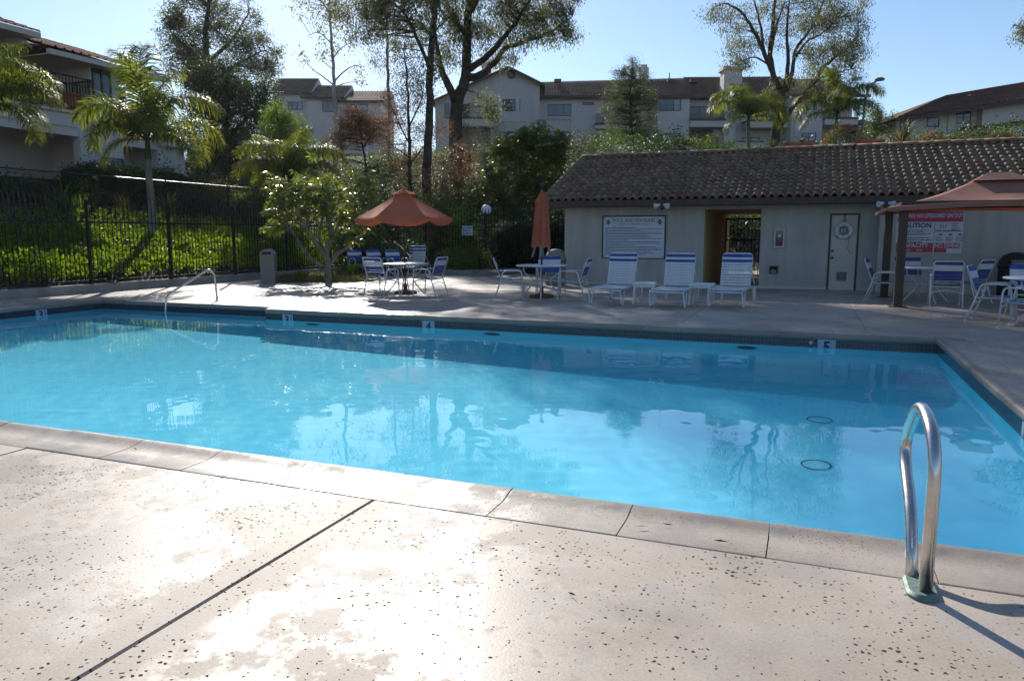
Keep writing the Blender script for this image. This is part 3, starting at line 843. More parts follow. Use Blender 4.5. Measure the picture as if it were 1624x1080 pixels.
    while x < RXR - 0.3:
        place('ridge_tile', cm, roof, (x, RY, RZ + 0.045 + random.uniform(-.006, .006)), (0, -0.02, random.uniform(-.02, .02))); x += 0.385
    s = 0.0
    cm2 = cap_mesh(0.44, 0.085)
    while s < slen - 0.2:
        place('rake_tile', cm2, roof, (RXL - 0.01, EY + s*math.cos(ang), EZ + s*math.sin(ang) + 0.055), (0, -ang-0.03, PI/2)); s += 0.37
    # vents on the roof
    for x, t, h in ((-4.75, 0.88, 0.14), (-5.85+0.4, 0.80, 0.05)):
        y = EY + t*(RY-EY); z = EZ + t*(RZ-EZ)
        if h > 0.1: MB().lathe([(0.045, -0.05), (0.045, h+0.12)], 10).build('vent_pipe', M['tile_b'], roof, (x, y, z))
        else: MB().cbox(-0.2, 0.2, -0.14, 0.14, 0, 0.12, 0.03).build('roof_vent', M['tile_b'], roof, (x, y, z+0.02))
    y = EY + .97*(RY-EY); z = EZ + .97*(RZ-EZ)
    MB().tube([(0, 0, 0), (0.0, 0, 0.16), (-0.05, 0, 0.28)], 0.025, 8).build('vent_pipe', M['can_grey'], roof, (1.2-0.6, y, z))
    MB().tube([(0, 0, 0), (0.0, 0, 0.1), (0.06, 0, 0.13)], 0.05, 8).build('vent_pipe', M['can_dark'], roof, (1.55-0.6, y, z))
    # sub-thing: the forward wing has a small lit edge, nothing else
    return locals()
H = pool_house()

def floodlight(px, py, label):
    p = AY(px, py, WY - 0.75); t = thing('floodlight', label, 'floodlight', (p.x, WY - 0.75, p.z))
    MB().box(-0.06, 0.06, -0.03, 0.0, -0.07, 0.0).build('bracket', M['pole_dark'], t)
    for s in (-1, 1):
        mb = MB().lathe([(0.02, 0.0), (0.035, 0.02), (0.04, 0.07), (0.075, 0.13), (0.075, 0.15), (0.06, 0.145), (0.0, 0.14)], 14)
        o = mb.build('lamp_head', M['strap_white'], t, (s*0.05, -0.03, 0.0)); o.rotation_euler = (R(105), 0, s*R(55))
    MB().lathe([(0.0, -0.13), (0.035, -0.12), (0.04, -0.09), (0.03, -0.07)], 12).build('sensor', M['can_dark'], t)
floodlight(1050, 325, 'twin headed floodlight on the eave above the rules board')
floodlight(1405, 322, 'twin headed floodlight on the eave beside the rust canopy')

# rules board
def rules_board():
    a, b = AY(956, 342, WY), AY(1055, 411, WY)
    W_, H_ = b.x - a.x, 1.905 - 0.735
    t = thing('rules_sign', 'white framed board headed pool and spa rules on the stucco wall', 'sign', ((a.x+b.x)/2, WY - 0.03, (a.z+b.z)/2))
    w2, h2 = W_/2, H_/2
    fr = MB(); q = 0.035
    fr.box(-w2, w2, -0.012, 0.024, h2-q, h2); fr.box(-w2, w2, -0.012, 0.024, -h2, -h2+q*0.5); fr.box(-w2, -w2+q, -0.012, 0.024, -h2+q*.5, h2-q); fr.box(w2-q, w2, -0.012, 0.024, -h2+q*.5, h2-q)
    fr.build('frame', M['frame_dark'], t)
    MB().box(-w2+q, w2-q, 0.0, 0.02, -h2+q*.5, h2-q).build('board', M['board'], t)
    text_obj('heading', 'POOL AND SPA RULES', M['ink'], t, (0, -0.002, h2-0.135), 0.125, sx=0.93)
    text_obj('subheading', 'CAUTION: NO LIFEGUARD ON DUTY', M['ink_blue'], t, (0, -0.002, h2-0.235), 0.062, sx=0.86)
    for s in (-1, 1):
        d = MB().prism([(-0.07, 0), (0, -0.075), (0.07, 0), (0, 0.075)], 'y', -0.003, -0.001).build('emblem', M['ink_blue'], t, (s*(w2-0.17), 0, h2-0.18))
        MB().box(-0.05, 0.05, -0.0045, -0.0032, -0.008, 0.008).build('emblem_bar', M['board'], d)
    mb = MB(); z = h2 - 0.33
    rnd = random.Random(3)
    L = [0.55, 1.0, 0.62, 0.98, 1.0, 0.75, 0.8, 1.0, 0.4, 0.95, 0.97, 0.5, 0.9, 1.0, 0.98, 0.8, 0.85, 0.72]
    for i, f in enumerate(L):
        x = -w2 + 0.09; x1 = -w2 + 0.09 + (W_-0.18)*f
        while x < x1:
            wd = rnd.uniform(0.02, 0.085); mb.box(x, min(x+wd, x1), -0.0025, -0.001, z-0.008, z+0.008); x += wd + 0.016
        z -= 0.043
    mb.build('fine_print', M['ink_blue'], t)
    for sx in (-1, 1):
        for sz in (-1, 1):
            MB().box(-0.012, 0.012, -0.006, -0.001, -0.012, 0.012).build('screw', M['ink'], t, (sx*(w2-0.065), 0, sz*(h2-0.06)))
rules_board()

def warning_sign():
    Y = WY - 0.38
    a, b = AY(1423, 336, Y), AY(1524, 402, Y)
    W_, H_ = b.x - a.x, a.z - b.z
    t = thing('warning_sign', 'red and white lifeguard warning sign on the wall behind the canopy', 'sign', ((a.x+b.x)/2, Y - 0.02, (a.z+b.z)/2))
    w2, h2 = W_/2, H_/2
    MB().box(-w2, w2, 0, 0.018, -h2, h2).build('board', M['board'], t)
    rb = MB(); rb.box(-w2+.015, w2-.015, -0.002, -0.0005, h2-0.245, h2-.012)
    xm = 0.12
    rb.box(-w2+.015, xm-.015, -.002, -.0005, -h2+.015, -h2+.24); rb.box(xm+.01, w2-.03, -.002, -.0005, -h2+.115, -h2+.24); rb.box(xm+.01, xm+.27, -.002, -.0005, -h2+.015, -h2+.112)
    rb.build('red_panel', M['ink_red'], t)
    text_obj('heading', 'WARNING: NO LIFEGUARD ON DUTY', M['board'], t, (0.0, -0.003, h2-0.105), 0.135, sx=0.62, bold=0.003)
    text_obj('caution_word', 'CAUTION', M['ink_blue'], t, ((-w2+xm)/2, -0.003, h2-0.33), 0.15, sx=0.98, bold=0.004)
    text_obj('emergency_number', '911', M['ink_blue'], t, (xm+.17, -0.003, h2-0.36), 0.13, sx=0.8)
    text_obj('capacity_word', 'CAPACITY', M['board'], t, ((-w2+xm)/2, -0.003, -h2+0.175), 0.125, sx=1.0, bold=0.003)
    text_obj('pool_spa_words', 'POOL      SPA', M['board'], t, ((-w2+xm)/2-.05, -0.003, -h2+0.065), 0.075)
    text_obj('diving_words', 'NO DIVING', M['board'], t, ((xm+w2)/2, -0.003, -h2+0.175), 0.125, sx=0.82, bold=0.003)
    mb = MB(); rnd = random.Random(5)
    def lines(x0, x1, z, n, dz, h):
        for i in range(n):
            x = x0; xe = x1 - rnd.uniform(0, (x1-x0)*.3)
            while x < xe:
                wd = rnd.uniform(.02, .07); mb.box(x, min(x+wd, xe), -.0025, -.0008, z-h, z+h); x += wd + .014
            z -= dz
    lines(-w2+.04, xm-.05, h2-.44, 4, .038, .008); lines(-w2+.04, xm-.05, h2-.62, 3, .05, .011)
    lines(xm+.34, w2-.05, h2-.29, 4, .045, .009)
    for k in range(3): lines(xm+.03+k*.21, xm+.2+k*.21, h2-.60, 4, .03, .006)
    mb.box(xm+.01, w2-.03, -.002, -.0005, h2-.465, h2-.445); mb.box(xm-.012, xm-.004, -.002, -.0005, -h2+.25, h2-.26)
    for k in range(3): mb.box(xm+.09+k*.2, xm+.16+k*.2, -.002, -.0005, h2-.555, h2-.525)
    mb.build('fine_print', M['ink_blue'], t)
warning_sign()

def wall_boxes():
    p = AY(1236, 378, WY); t = thing('extinguisher_cabinet', 'narrow cream fire extinguisher cabinet on the wall by the breezeway', 'cabinet', (p.x, WY, p.z))
    MB().box(-.125, -.09, -.07, 0, -.24, .24).box(.09, .125, -.07, 0, -.24, .24).box(-.09, .09, -.07, 0, .2, .24).box(-.09, .09, -.07, 0, -.24, -.2).build('frame', M['stucco_trim'], t)
    MB().box(-.09, .09, -.03, -.002, -.2, .2).build('pane', M['pane'], t)
    MB().box(-.04, .04, -.036, -.031, .02, .10).build('notice', M['board'], t)
    MB().lathe([(0.035, -.17), (0.035, -.04), (.015, 0), (.015, .02)], 10).build('extinguisher', M['ink_red'], t, (0, -.066, 0))
    p = AY(1227, 428, WY); t = thing('wall_vent', 'small square vent box low on the wall below the extinguisher', 'vent', (p.x, WY, p.z))
    MB().box(-.115, -.095, -.03, 0, -.11, .11).box(.095, .115, -.03, 0, -.11, .11).box(-.095, .095, -.03, 0, .09, .11).box(-.095, .095, -.03, 0, -.11, -.09).build('frame', M['can_tan'], t)
    MB().box(-.095, .095, -.008, -.002, -.09, .09).build('backing', M['dark'], t)
    MB().prism([(-.08, -.08), (.08, -.08), (.05, -.02), (-.02, .02), (-.07, -.03)], 'y', -.02, -.009).build('flap', M['can_grey'], t)
wall_boxes()

def life_ring():
    p = AY(1338, 366, WY); t = thing('life_ring', 'white life ring hanging on the cream door', 'life ring', (p.x, WY + 0.02 - 0.06, p.z))
    pts = [(.165*math.cos(2*PI*k/36), 0, .165*math.sin(2*PI*k/36)) for k in range(36)]
    MB().tube(pts, .052, 12, closed=True).build('ring', M['strap_white'], t)
    for a in (45, 135, 225, 315):
        c = Vector((.165*math.cos(R(a)), 0, .165*math.sin(R(a)))); u = Vector((-math.sin(R(a)), 0, math.cos(R(a))))
        v = Vector((math.cos(R(a)), 0, math.sin(R(a))))
        ring = [c + (v*math.cos(2*PI*k/12) + Vector((0,1,0))*math.sin(2*PI*k/12))*.053 for k in range(12)]
        MB().tube(ring, .006, 5, closed=True).build('rope_band', M['frame_dark'], t)
    MB().tube(bez((-.02, 0, .2), (0, -.01, .34), (.0, 0, .42), 8), .007, 5).tube(bez((0, 0, .42), (.03, -.01, .30), (.03, 0, .21), 8), .007, 5).build('hanger_rope', M['frame_dark'], t)
    MB().tube([(.10, -.02, -.16), (.13, -.02, -.3), (.10, -.02, -.42), (.15, -.02, -.52), (.19, -.02, -.57)], .007, 5).build('tail_rope', M['can_grey'], t)
    pts = [(.08*math.cos(2*PI*k/20), 0.03, .08*math.sin(2*PI*k/20)) for k in range(20)]
    MB().tube(pts, .012, 6, closed=True).tube([(0, .03, -.08), (.0, .03, .09)], .01, 5).build('rope_coil', M['can_grey'], t)
life_ring()
# ------------------------------------------------------------------ furniture
def strap_mesh(w, d, mat, sag=0.0, th=0.006, name='strap'):
    """a strap across x, d wide along y, wrapped a little over its rails"""
    mb = MB(); n = 4; pr = []
    for k in range(n+1):
        t = k/n; pr.append((-w/2 + w*t, -sag*4*t*(1-t)))
    vs = [(x, y, z+o) for (x, z) in pr for (y, o) in ((-d/2, 0), (d/2, 0), (d/2, th), (-d/2, th))]
    fs = []
    for k in range(n):
        for j in range(4): fs.append((k*4+j, k*4+(j+1) % 4, (k+1)*4+(j+1) % 4, (k+1)*4+j)[::-1])
    fs += [(0,1,2,3), (n*4+3, n*4+2, n*4+1, n*4)]
    return mb.add(vs, fs).mesh(name, mat)

CH_STR = {}
def build_chair(loc, rz, label, group):
    t = thing('patio_chair', label, 'chair', loc, rz, group)
    r = 0.0145; W = 0.27
    for s in (-1, 1):
        side = rounded([(s*W, .25, 0), (s*W, .215, .605), (s*W, -.19, .60), (s*W, -.235, .40), (s*W*1.02, -.37, 0)], .085, 5)
        o = MB().tube(side, r, 8).build('side_frame', M['white_tube'], t)
        MB().lathe([(.018, 0), (.019, .012), (.016, .02)], 8, (s*W, .25, 0)).lathe([(.018, 0), (.019, .012), (.016, .02)], 8, (s*W*1.02, -.37, 0)).build('foot_cap', M['white_plastic'], o)
    sw = W - 0.02
    sf = rounded([(-sw, .235, .40), (sw, .235, .40), (sw, -.21, .375), (-sw, -.21, .375), (-sw, .235, .40)], .03, 3)
    MB().tube(sf, .012, 7).build('seat_frame', M['white_tube'], t)
    bf = rounded([(-sw, -.215, .37), (-sw, -.40, .87), (sw, -.40, .87), (sw, -.215, .37)], .05, 5)
    MB().tube(bf, .0135, 8).build('back_frame', M['white_tube'], t)
    MB().tube(bez((-W, .235, .30), (0, .20, .40), (W, .235, .30), 10), .010, 6).build('stretcher', M['white_tube'], t)
    MB().tube(bez((-W, -.29, .25), (0, -.25, .36), (W, -.29, .25), 10), .010, 6).build('stretcher', M['white_tube'], t)
    if not CH_STR:
        CH_STR['blue'] = strap_mesh(2*sw+.03, .085, M['strap_blue']); CH_STR['white'] = strap_mesh(2*sw+.03, .115, M['strap_white'])
        CH_STR['thin'] = strap_mesh(2*sw+.03, .048, M['strap_blue']); CH_STR['seat'] = strap_mesh(2*sw+.02, .062, M['strap_teal'], .03)
    d = Vector((0, -.185, .50)).normalized(); ang = math.atan2(d.z, d.y)
    for k, (key, s) in enumerate((('blue', .495), ('white', .39), ('blue', .285), ('thin', .212), ('thin', .158))):
        p = Vector((0, -.215, .37)) + d*s
        place('back_strap', CH_STR[key], t, (0, p.y+.016, p.z+.006), (ang, 0, 0))
    for k in range(6):
        y = .20 - k*.073
        place('seat_strap', CH_STR['seat'], t, (0, y, .405 - k*.004), (R(3), 0, 0))
    return t

U1 = Vector((-8.86, 15.54, 0)); U2 = Vector((-5.52, 15.72, 0)); C1 = Vector((2.24, 17.55, 0)); C2 = Vector((3.42, 13.75, 0))
def cf(c, r, f): return c + Vector(RT)*r + Vector(FH)*f          # r to the right, f further away
def cfv(c, r, f):                      # the same, squared to the sight line through c
    v = Vector((c.x, c.y, 0)).normalized(); return c + Vector((v.y, -v.x, 0))*r + v*f
def face(p, q): return math.atan2(q.y-p.y, q.x-p.x) - PI/2
chair_spots = [
    (cf(U1, -.42, -.62), U1, .12, 'striped patio chair with its back to the pool, left side of the open orange umbrella'),
    (cf(U1, .58, -.38), U1, .15, 'striped patio chair with its back to the pool, right side of the open orange umbrella'),
    (cf(U2, -.66, -.10), cf(U2, 1, -.1), 0, 'striped patio chair in profile on the lamp post side of the closed orange umbrella'),
    (cf(U2, .66, -.25), U2, .0, 'striped patio chair in profile between the closed orange umbrella and the first lounger'),
    (cf(U2, .20, .95), U2, .1, 'striped patio chair facing the pool behind the closed orange umbrella table'),
    (cfv(C1, -.74, -.10), cfv(C1, 1, -.2), 0, 'striped patio chair in profile at the front canopy post'),
    (cfv(C1, -.28, .88), C1, 0, 'striped patio chair facing the pool behind the table under the rust canopy'),
    (cfv(C1, .34, -.62), cfv(C1, .28, .4), 0, 'striped patio chair with its back to the pool, nearest seat under the rust canopy'),
    (cfv(C1, .74, .42), cfv(C1, 0, .9), 0, 'striped patio chair turned aslant behind the nearest seat under the rust canopy'),
    (cfv(C2, -.66, .06), cfv(C2, 1, -.1), 0, 'striped patio chair in profile with stacked arms at the far right table'),
    (cfv(C2, -.26, -.80), cfv(C2, -1.4, -.5), 0, 'large near patio chair cut by the photo edge at the far right table'),
    (cfv(C2, -.22, .90), C2, 0, 'striped patio chair behind the far right table below the folded white rimmed umbrella'),
]
ch0 = None
for p, q, da, lab in chair_spots:
    if ch0 is None: ch0 = build_chair(p, face(p, q) + da, lab, 'striped patio chairs on the pool deck')
    else: dup(ch0, p, face(p, q) + da, lab)
pc = G(566, 438)
labs = ['striped patio chair first from the tree in the shaded row by the fence', 'striped patio chair second from the tree in the shaded row by the fence', 'striped patio chair third from the tree, half hidden behind the umbrella table']
for k in range(3):
    p = cf(pc, .1 + k*.66, -.10*k)
    dup(ch0, p, YAW + PI + R(38), labs[k])

def round_table(c, label, R_=0.56, z=.70, rz=0.3):
    t = thing('patio_table', label, 'table', c, rz, 'round white patio tables')
    MB().lathe([(.03, -.012), (R_-.012, -.012), (R_+.006, -.004), (R_+.006, .012), (R_-.006, .02), (.03, .02)], 40, (0, 0, z)).build('table_top', M['white_tube'], t)
    for k in range(4):
        a = k*PI/2
        def q(r, zz): return (r*math.cos(a), r*math.sin(a), zz)
        leg = rounded([q(.40, z-.012), q(.40, .56), q(.16, .38), q(.26, .22), q(.46, 0.0)], .13, 6)
        MB().tube(leg, .014, 8).build('leg', M['white_tube'], t)
    MB().tube([(.17*math.cos(2*PI*k/24), .17*math.sin(2*PI*k/24), .375) for k in range(24)], .010, 6, closed=True).build('leg_ring', M['white_tube'], t)
    return t
round_table(U1, 'round white patio table around the open orange umbrella pole')
round_table(U2, 'round white patio table around the closed orange umbrella pole')
round_table(C1, 'round white patio table in shade under the rust canopy')
round_table(C2, 'round white patio table cut by the photo edge at far right', R_=.60)

# -- umbrellas
def umbrella_base(t):
    MB().lathe([(.0, .0), (.27, .0), (.275, .03), (.25, .06), (.09, .085), (.05, .10), (.045, .22), (.03, .24)], 28).build('base', M['base_brown'], t)
def open_umbrella(c):
    t = thing('patio_umbrella', 'open orange patio umbrella shading a white table', 'umbrella', c, YAW + R(4))
    umbrella_base(t)
    MB().tube([(0, 0, .05), (0, 0, 2.36)], .02, 12).build('pole', M['pole_dark'], t)
    n = 6; Rr, zr, zt = 1.15, 1.74, 2.40
    def top(u):      # profile radius fraction -> height, slightly sagging
        return zt - (zt-zr)*(u**0.92)
    for k in range(n):
        a0, a1 = 2*PI*k/n, 2*PI*(k+1)/n
        mb = MB(); nu, nv = 8, 8; vs = []
        for i in range(nu+1):
            u = .10 + .90*i/nu
            for j in range(nv+1):
                v = j/nv
                p0 = Vector((math.cos(a0), math.sin(a0), 0)); p1 = Vector((math.cos(a1), math.sin(a1), 0))
                p = (p0*(1-v) + p1*v)*Rr*u
                s = 4*v*(1-v)
                z = top(u) - .035*s*u
                vs.append((p.x, p.y, z))
        # scalloped valance
        for dz in (.06, .12):
            for j in range(nv+1):
                v = j/nv; s = 4*v*(1-v)
                p = (Vector((math.cos(a0), math.sin(a0), 0))*(1-v) + Vector((math.cos(a1), math.sin(a1), 0))*v)*Rr*(1.003 - .01*dz)
                vs.append((p.x, p.y, zr - .035*s - (dz*(.10 + .90*s**.7))))
        w_ = nv+1
        fs = [(i*w_+j, (i+1)*w_+j, (i+1)*w_+j+1, i*w_+j+1) for i in range(nu+2) for j in range(nv)]
        mb.add(vs, fs, 0, True).build('canopy_panel', M['canvas'], t)
        q0 = Vector((math.cos(a0), math.sin(a0), 0))
        MB().tube([q0*.05 + Vector((0,0,zt-.06)), q0*Rr*.5 + Vector((0,0,top(.5)-.02)), q0*Rr*.99 + Vector((0,0,zr-.008))], .009, 6).build('rib', M['pole_dark'], t)
        MB().tube([q0*.04 + Vector((0,0,1.86)), q0*Rr*.52 + Vector((0,0,top(.52)-.03))], .007, 6).build('strut', M['pole_dark'], t)
    vt = MB(); vs = [(0, 0, zt+.035)]
    for k in range(n):
        a = 2*PI*k/n; vs.append((.30*math.cos(a), .30*math.sin(a), zt-.085))
    vt.add(vs, [(0, 1+k, 1+(k+1) % n) for k in range(n)]).build('vent_cap', M['canvas'], t)
    MB().lathe([(.02, 0), (.03, .02), (.02, .05), (.0, .07)], 10, (0, 0, zt+.03)).build('finial', M['canvas'], t)
    MB().lathe([(.03, 0), (.03, .09)], 10, (0, 0, 1.82)).build('runner', M['pole_dark'], t)
    MB().tube([(0, 0, 1.02), (-.12, 0, 1.14), (-.20, 0, 1.19)], .012, 8).lathe([(.0, -.03), (.03, -.02), (.03, .02), (0, .03)], 10, (-.22, 0, 1.21)).tube([(0, 0, 1.02), (.16, 0, .84)], .011, 8).build('crank', M['steel'], t)
    return t
open_umbrella(U1)
def closed_umbrella(c, mat, label, ztop, zbot, rmax, seed, flap='strap_white', name='patio_umbrella'):
    t = thing(name, label, 'umbrella', c, YAW)
    umbrella_base(t)
    MB().tube([(0, 0, .05), (0, 0, ztop-.02)], .022, 12).build('pole', M['pole_dark'], t)
    rnd = random.Random(seed); n = 72; mb = MB()
    ph = [rnd.uniform(0, 6.28) for _ in range(4)]
    def ringr(a, u):
        f = .5 + .5*math.cos(6*a + ph[0]); f2 = .5 + .5*math.cos(11*a + ph[1] + 2*u)
        return (1 - .55*u) if False else (.70 + .30*f - .20*f2*u)
    prof = [(0.02, .02), (.10, .22), (.17, .42), (.20, .66), (.205, .70), (.26, .60), (.42, .70), (.60, .80), (.80, .92), (.95, 1.0), (1.0, .99)]
    vs = []
    for u, rr in prof:
        z = ztop - .02 - (ztop-zbot)*u
        for k in range(n):
            a = 2*PI*k/n
            r_ = rmax*rr*(ringr(a, u) if u > .12 else (.9 + .1*math.cos(6*a+ph[0])))
            dz = -.02*math.cos(6*a + ph[2]) if u > .9 else (-.03*math.cos(6*a+ph[0]) if abs(u-.2) < .02 else 0)
            vs.append((r_*math.cos(a), r_*math.sin(a), z+dz))
    L = len(prof)
    mb.add(vs, [(i*n+k, (i+1)*n+k, (i+1)*n+(k+1) % n, i*n+(k+1) % n) for i in range(L-1) for k in range(n)], 0, True)
    mb.build('folded_canopy', mat, t)
    MB().lathe([(.035, -.03), (.03, .0), (.05, .03), (.05, .06), (.0, .09)], 14, (0, 0, ztop)).build('finial', M['pole_dark'], t)
    for k in range(6):
        a = 2*PI*k/6 + .4
        r0, r1 = rmax*.62, rmax*1.0
        d = Vector((math.cos(a), math.sin(a), 0)); s = Vector((-math.sin(a), math.cos(a), 0))*.03
        p, q = d*r0 + Vector((0, 0, zbot+.05)), d*r1 + Vector((0, 0, zbot-.24))
        MB().add([p-s, p+s, q+s, q-s, p-s+d*.01, p+s+d*.01, q+s+d*.01, q-s+d*.01], [(0,1,2,3), (7,6,5,4), (0,3,7,4), (1,5,6,2), (3,2,6,7)]).build('rib_end', M[flap], t)
    return t
closed_umbrella(U2, M['canvas'], 'closed orange umbrella folded upright through a white table', 2.42, 1.13, .235, 4, 'can_tan')
closed_umbrella(C2, M['canvas_brown'], 'folded umbrella with pale rib ends at the far right table', 2.15, 1.16, .27, 9, 'strap_white')

# -- rust canopy on posts
def canopy():
    t = thing('shade_canopy', 'rust fabric hip canopy on brown posts over a table', 'canopy', (0, 0, 0))
    x0, x1, y0, y1 = 1.60, 4.9, 16.15, 18.6
    for (x, y) in ((x0, y0), (x0-.04, y1), (x1, y0), (x1, y1)):
        o = MB().box(x-.075, x+.075, y-.075, y+.075, 0.012, 1.93).build('post', M['post_brown'], t)
        MB().box(x-.16, x+.16, y-.16, y+.16, 0, .011).build('post_foot', M['post_brown'], o)
    MB().box(x0-.05, x1+.05, y0-.03, y0+.03, 1.931, 2.0).box(x0-.05, x1+.05, y1-.03, y1+.03, 1.931, 2.0).box(x0-.03, x0+.03, y0+.031, y1-.031, 1.931, 2.0).box(x1-.03, x1+.03, y0+.031, y1-.031, 1.931, 2.0).build('top_rail', M['post_brown'], t)
    ov = .30; ex0, ex1, ey0, ey1 = x0-ov, x1+ov, y0-ov, y1+ov
    ze, zt = 1.90, 2.54; ax0, ax1, ay = 3.15, 3.55, (y0+y1)/2
    C = [Vector((ex0, ey0, ze-.03)), Vector((ex1, ey0, ze-.03)), Vector((ex1, ey1, ze-.03)), Vector((ex0, ey1, ze-.03))]
    A = [Vector((ax0, ay, zt)), Vector((ax1, ay, zt)), Vector((ax1, ay, zt)), Vector((ax0, ay, zt))]
    for k in range(4):
        p0, p1 = C[k], C[(k+1) % 4]; a0, a1 = A[k], A[(k+1) % 4]
        nu, nv = 12, 12; vs = []
        for i in range(nu+1):
            u = i/nu
            for j in range(nv+1):
                v = j/nv; s = 4*v*(1-v)
                base = (a0*(1-v)+a1*v)*(1-u) + (p0*(1-v)+p1*v)*u
                z = base.z - .10*math.sin(PI*u)*(1 - .35*s) + .085*s*u**2.5*(1 if True else 0) + .012*math.sin(9*v+5*u)*u*(1-u)
                inw = (Vector((3.35, ay, 0)) - Vector((base.x, base.y, 0))); inw.normalize()
                off = inw*.16*s*u**2
                vs.append((base.x+off.x, base.y+off.y, z))
        for j in range(nv+1):      # small hanging hem
            b = vs[nu*(nv+1)+j]; vs.append((b[0], b[1], b[2]-.07))
        w_ = nv+1
        MB().add(vs, [(i*w_+j, (i+1)*w_+j, (i+1)*w_+j+1, i*w_+j+1) for i in range(nu+1) for j in range(nv)], 0, True).build('canopy_panel', M['canvas_brown'], t)
    vs = []; k = .42
    for c in C: vs.append(tuple(Vector((3.35, ay, zt))*(1-.24) + c*.24 + Vector((0, 0, .035))))
    vs += [(ax0, ay, zt+.04), (ax1, ay, zt+.04)]
    MB().add(vs, [(0,1,5,4), (1,2,5), (2,3,4,5), (3,0,4)]).build('vent_flap', M['canvas_brown'], t)
canopy()

# -- chaise loungers
L_STR = {}
def build_lounger(loc, rz, label):
    t = thing('chaise_lounge', label, 'lounger', loc, rz, 'white strap chaise loungers')
    r = .0155; W = .315; zs = .33; hy = 1.12
    bl = .69; ba = R(73)
    for s in (-1, 1):
        rail = rounded([(s*W, hy+.55, zs), (s*W, .06, zs), (s*W, -.02, zs-.03)], .03, 3)
        MB().tube(rail, r, 8).build('side_rail', M['white_tube'], t)
    MB().tube([(-W, -.02, zs-.03), (W, -.02, zs-.03)], r, 8).build('foot_bar', M['white_tube'], t)
    for (y, dy) in ((.05, -.02), (hy+.28, .02)):
        for s in (-1, 1):
            loop = rounded([(s*W, y-.05, zs-.01), (s*W*1.05, y+.04+dy, .016), (s*W*1.05, y+.14+dy, .016), (s*W, y+.28, zs-.01)], .05, 5)
            MB().tube(loop, r, 8).build('leg', M['white_tube'], t)
    back = rounded([(-W+.03, hy, zs+.01), (-W+.03, hy+bl*math.cos(ba), zs+.01+bl*math.sin(ba)), (W-.03, hy+bl*math.cos(ba), zs+.01+bl*math.sin(ba)), (W-.03, hy, zs+.01)], .07, 6)
    MB().tube(back, r, 8).build('back_frame', M['white_tube'], t)
    for s in (-1, 1):
        MB().tube(rounded([(s*W*.94, hy+.10, zs+.36), (s*W*.94, hy+.36, zs+.17), (s*W, hy+.50, zs)], .05, 4), .011, 7).build('back_prop', M['white_tube'], t)
    MB().tube(bez((-W, hy*.5, zs-.02), (0, hy*.5, zs-.10), (W, hy*.5, zs-.02), 8), .011, 6).build('cross_bar', M['white_tube'], t)
    if not L_STR:
        L_STR['w'] = strap_mesh(2*W+.01, .047, M['strap_white'], .012); L_STR['bw'] = strap_mesh(2*W-.045, .043, M['strap_white'], .008); L_STR['bb'] = strap_mesh(2*W-.045, .052, M['strap_blue'], .008)
    for k in range(19):
        place('seat_strap', L_STR['w'], t, (0, .045 + k*.057, zs+.012))
    d = Vector((0, math.cos(ba), math.sin(ba)))
    for k in range(12):
        s = .05 + k*.0535
        key = 'bb' if k in (9, 11) else 'bw'
        p = Vector((0, hy, zs+.01)) + d*s
        place('back_strap', L_STR[key], t, (0, p.y-.016, p.z+.004), (ba, 0, 0))
    return t
l0 = build_lounger((-3.72, 14.30, 0), R(-3), 'white strap lounger below the rules board beside the umbrella table')
dup(l0, (-2.50, 14.22, 0), R(-2), 'white strap lounger in the middle, between the two small white tables')
dup(l0, (-1.47, 14.62, 0), R(-4), 'white strap lounger set up in front of the breezeway')
pl = cf(G(647, 437), 0, -.9)
dup(l0, pl, YAW + R(-14), 'white strap lounger in shade behind the open orange umbrella table')
def side_table(loc, rz, label):
    t = thing('side_table', label, 'table', loc, rz, 'small white plastic side tables')
    MB().cbox(-.22, .22, -.22, .22, .385, .425, .012).build('table_top', M['white_plastic'], t)
    MB().box(-.19, .19, -.19, -.17, .335, .384).box(-.19, .19, .17, .19, .335, .384).box(-.19, -.17, -.169, .169, .335, .384).box(.17, .19, -.169, .169, .335, .384).build('apron', M['white_plastic'], t)
    for sx in (-1, 1):
        for sy in (-1, 1):
            a, b = .025, .018; x0, y0, x1, y1 = sx*.18, sy*.18, sx*.205, sy*.205
            vs = [(x1-b, y1-b, 0), (x1+b, y1-b, 0), (x1+b, y1+b, 0), (x1-b, y1+b, 0), (x0-a, y0-a, .384), (x0+a, y0-a, .384), (x0+a, y0+a, .384), (x0-a, y0+a, .384)]
            MB().add(vs, [(3,2,1,0), (4,5,6,7), (0,1,5,4), (1,2,6,5), (2,3,7,6), (3,0,4,7)]).build('leg', M['white_plastic'], t)
    return t
s0 = side_table((-3.10, 15.15, 0), R(5), 'small white plastic table between the first and second loungers')
dup(s0, (-1.98, 15.25, 0), R(-4), 'small white plastic table between the second and third loungers')

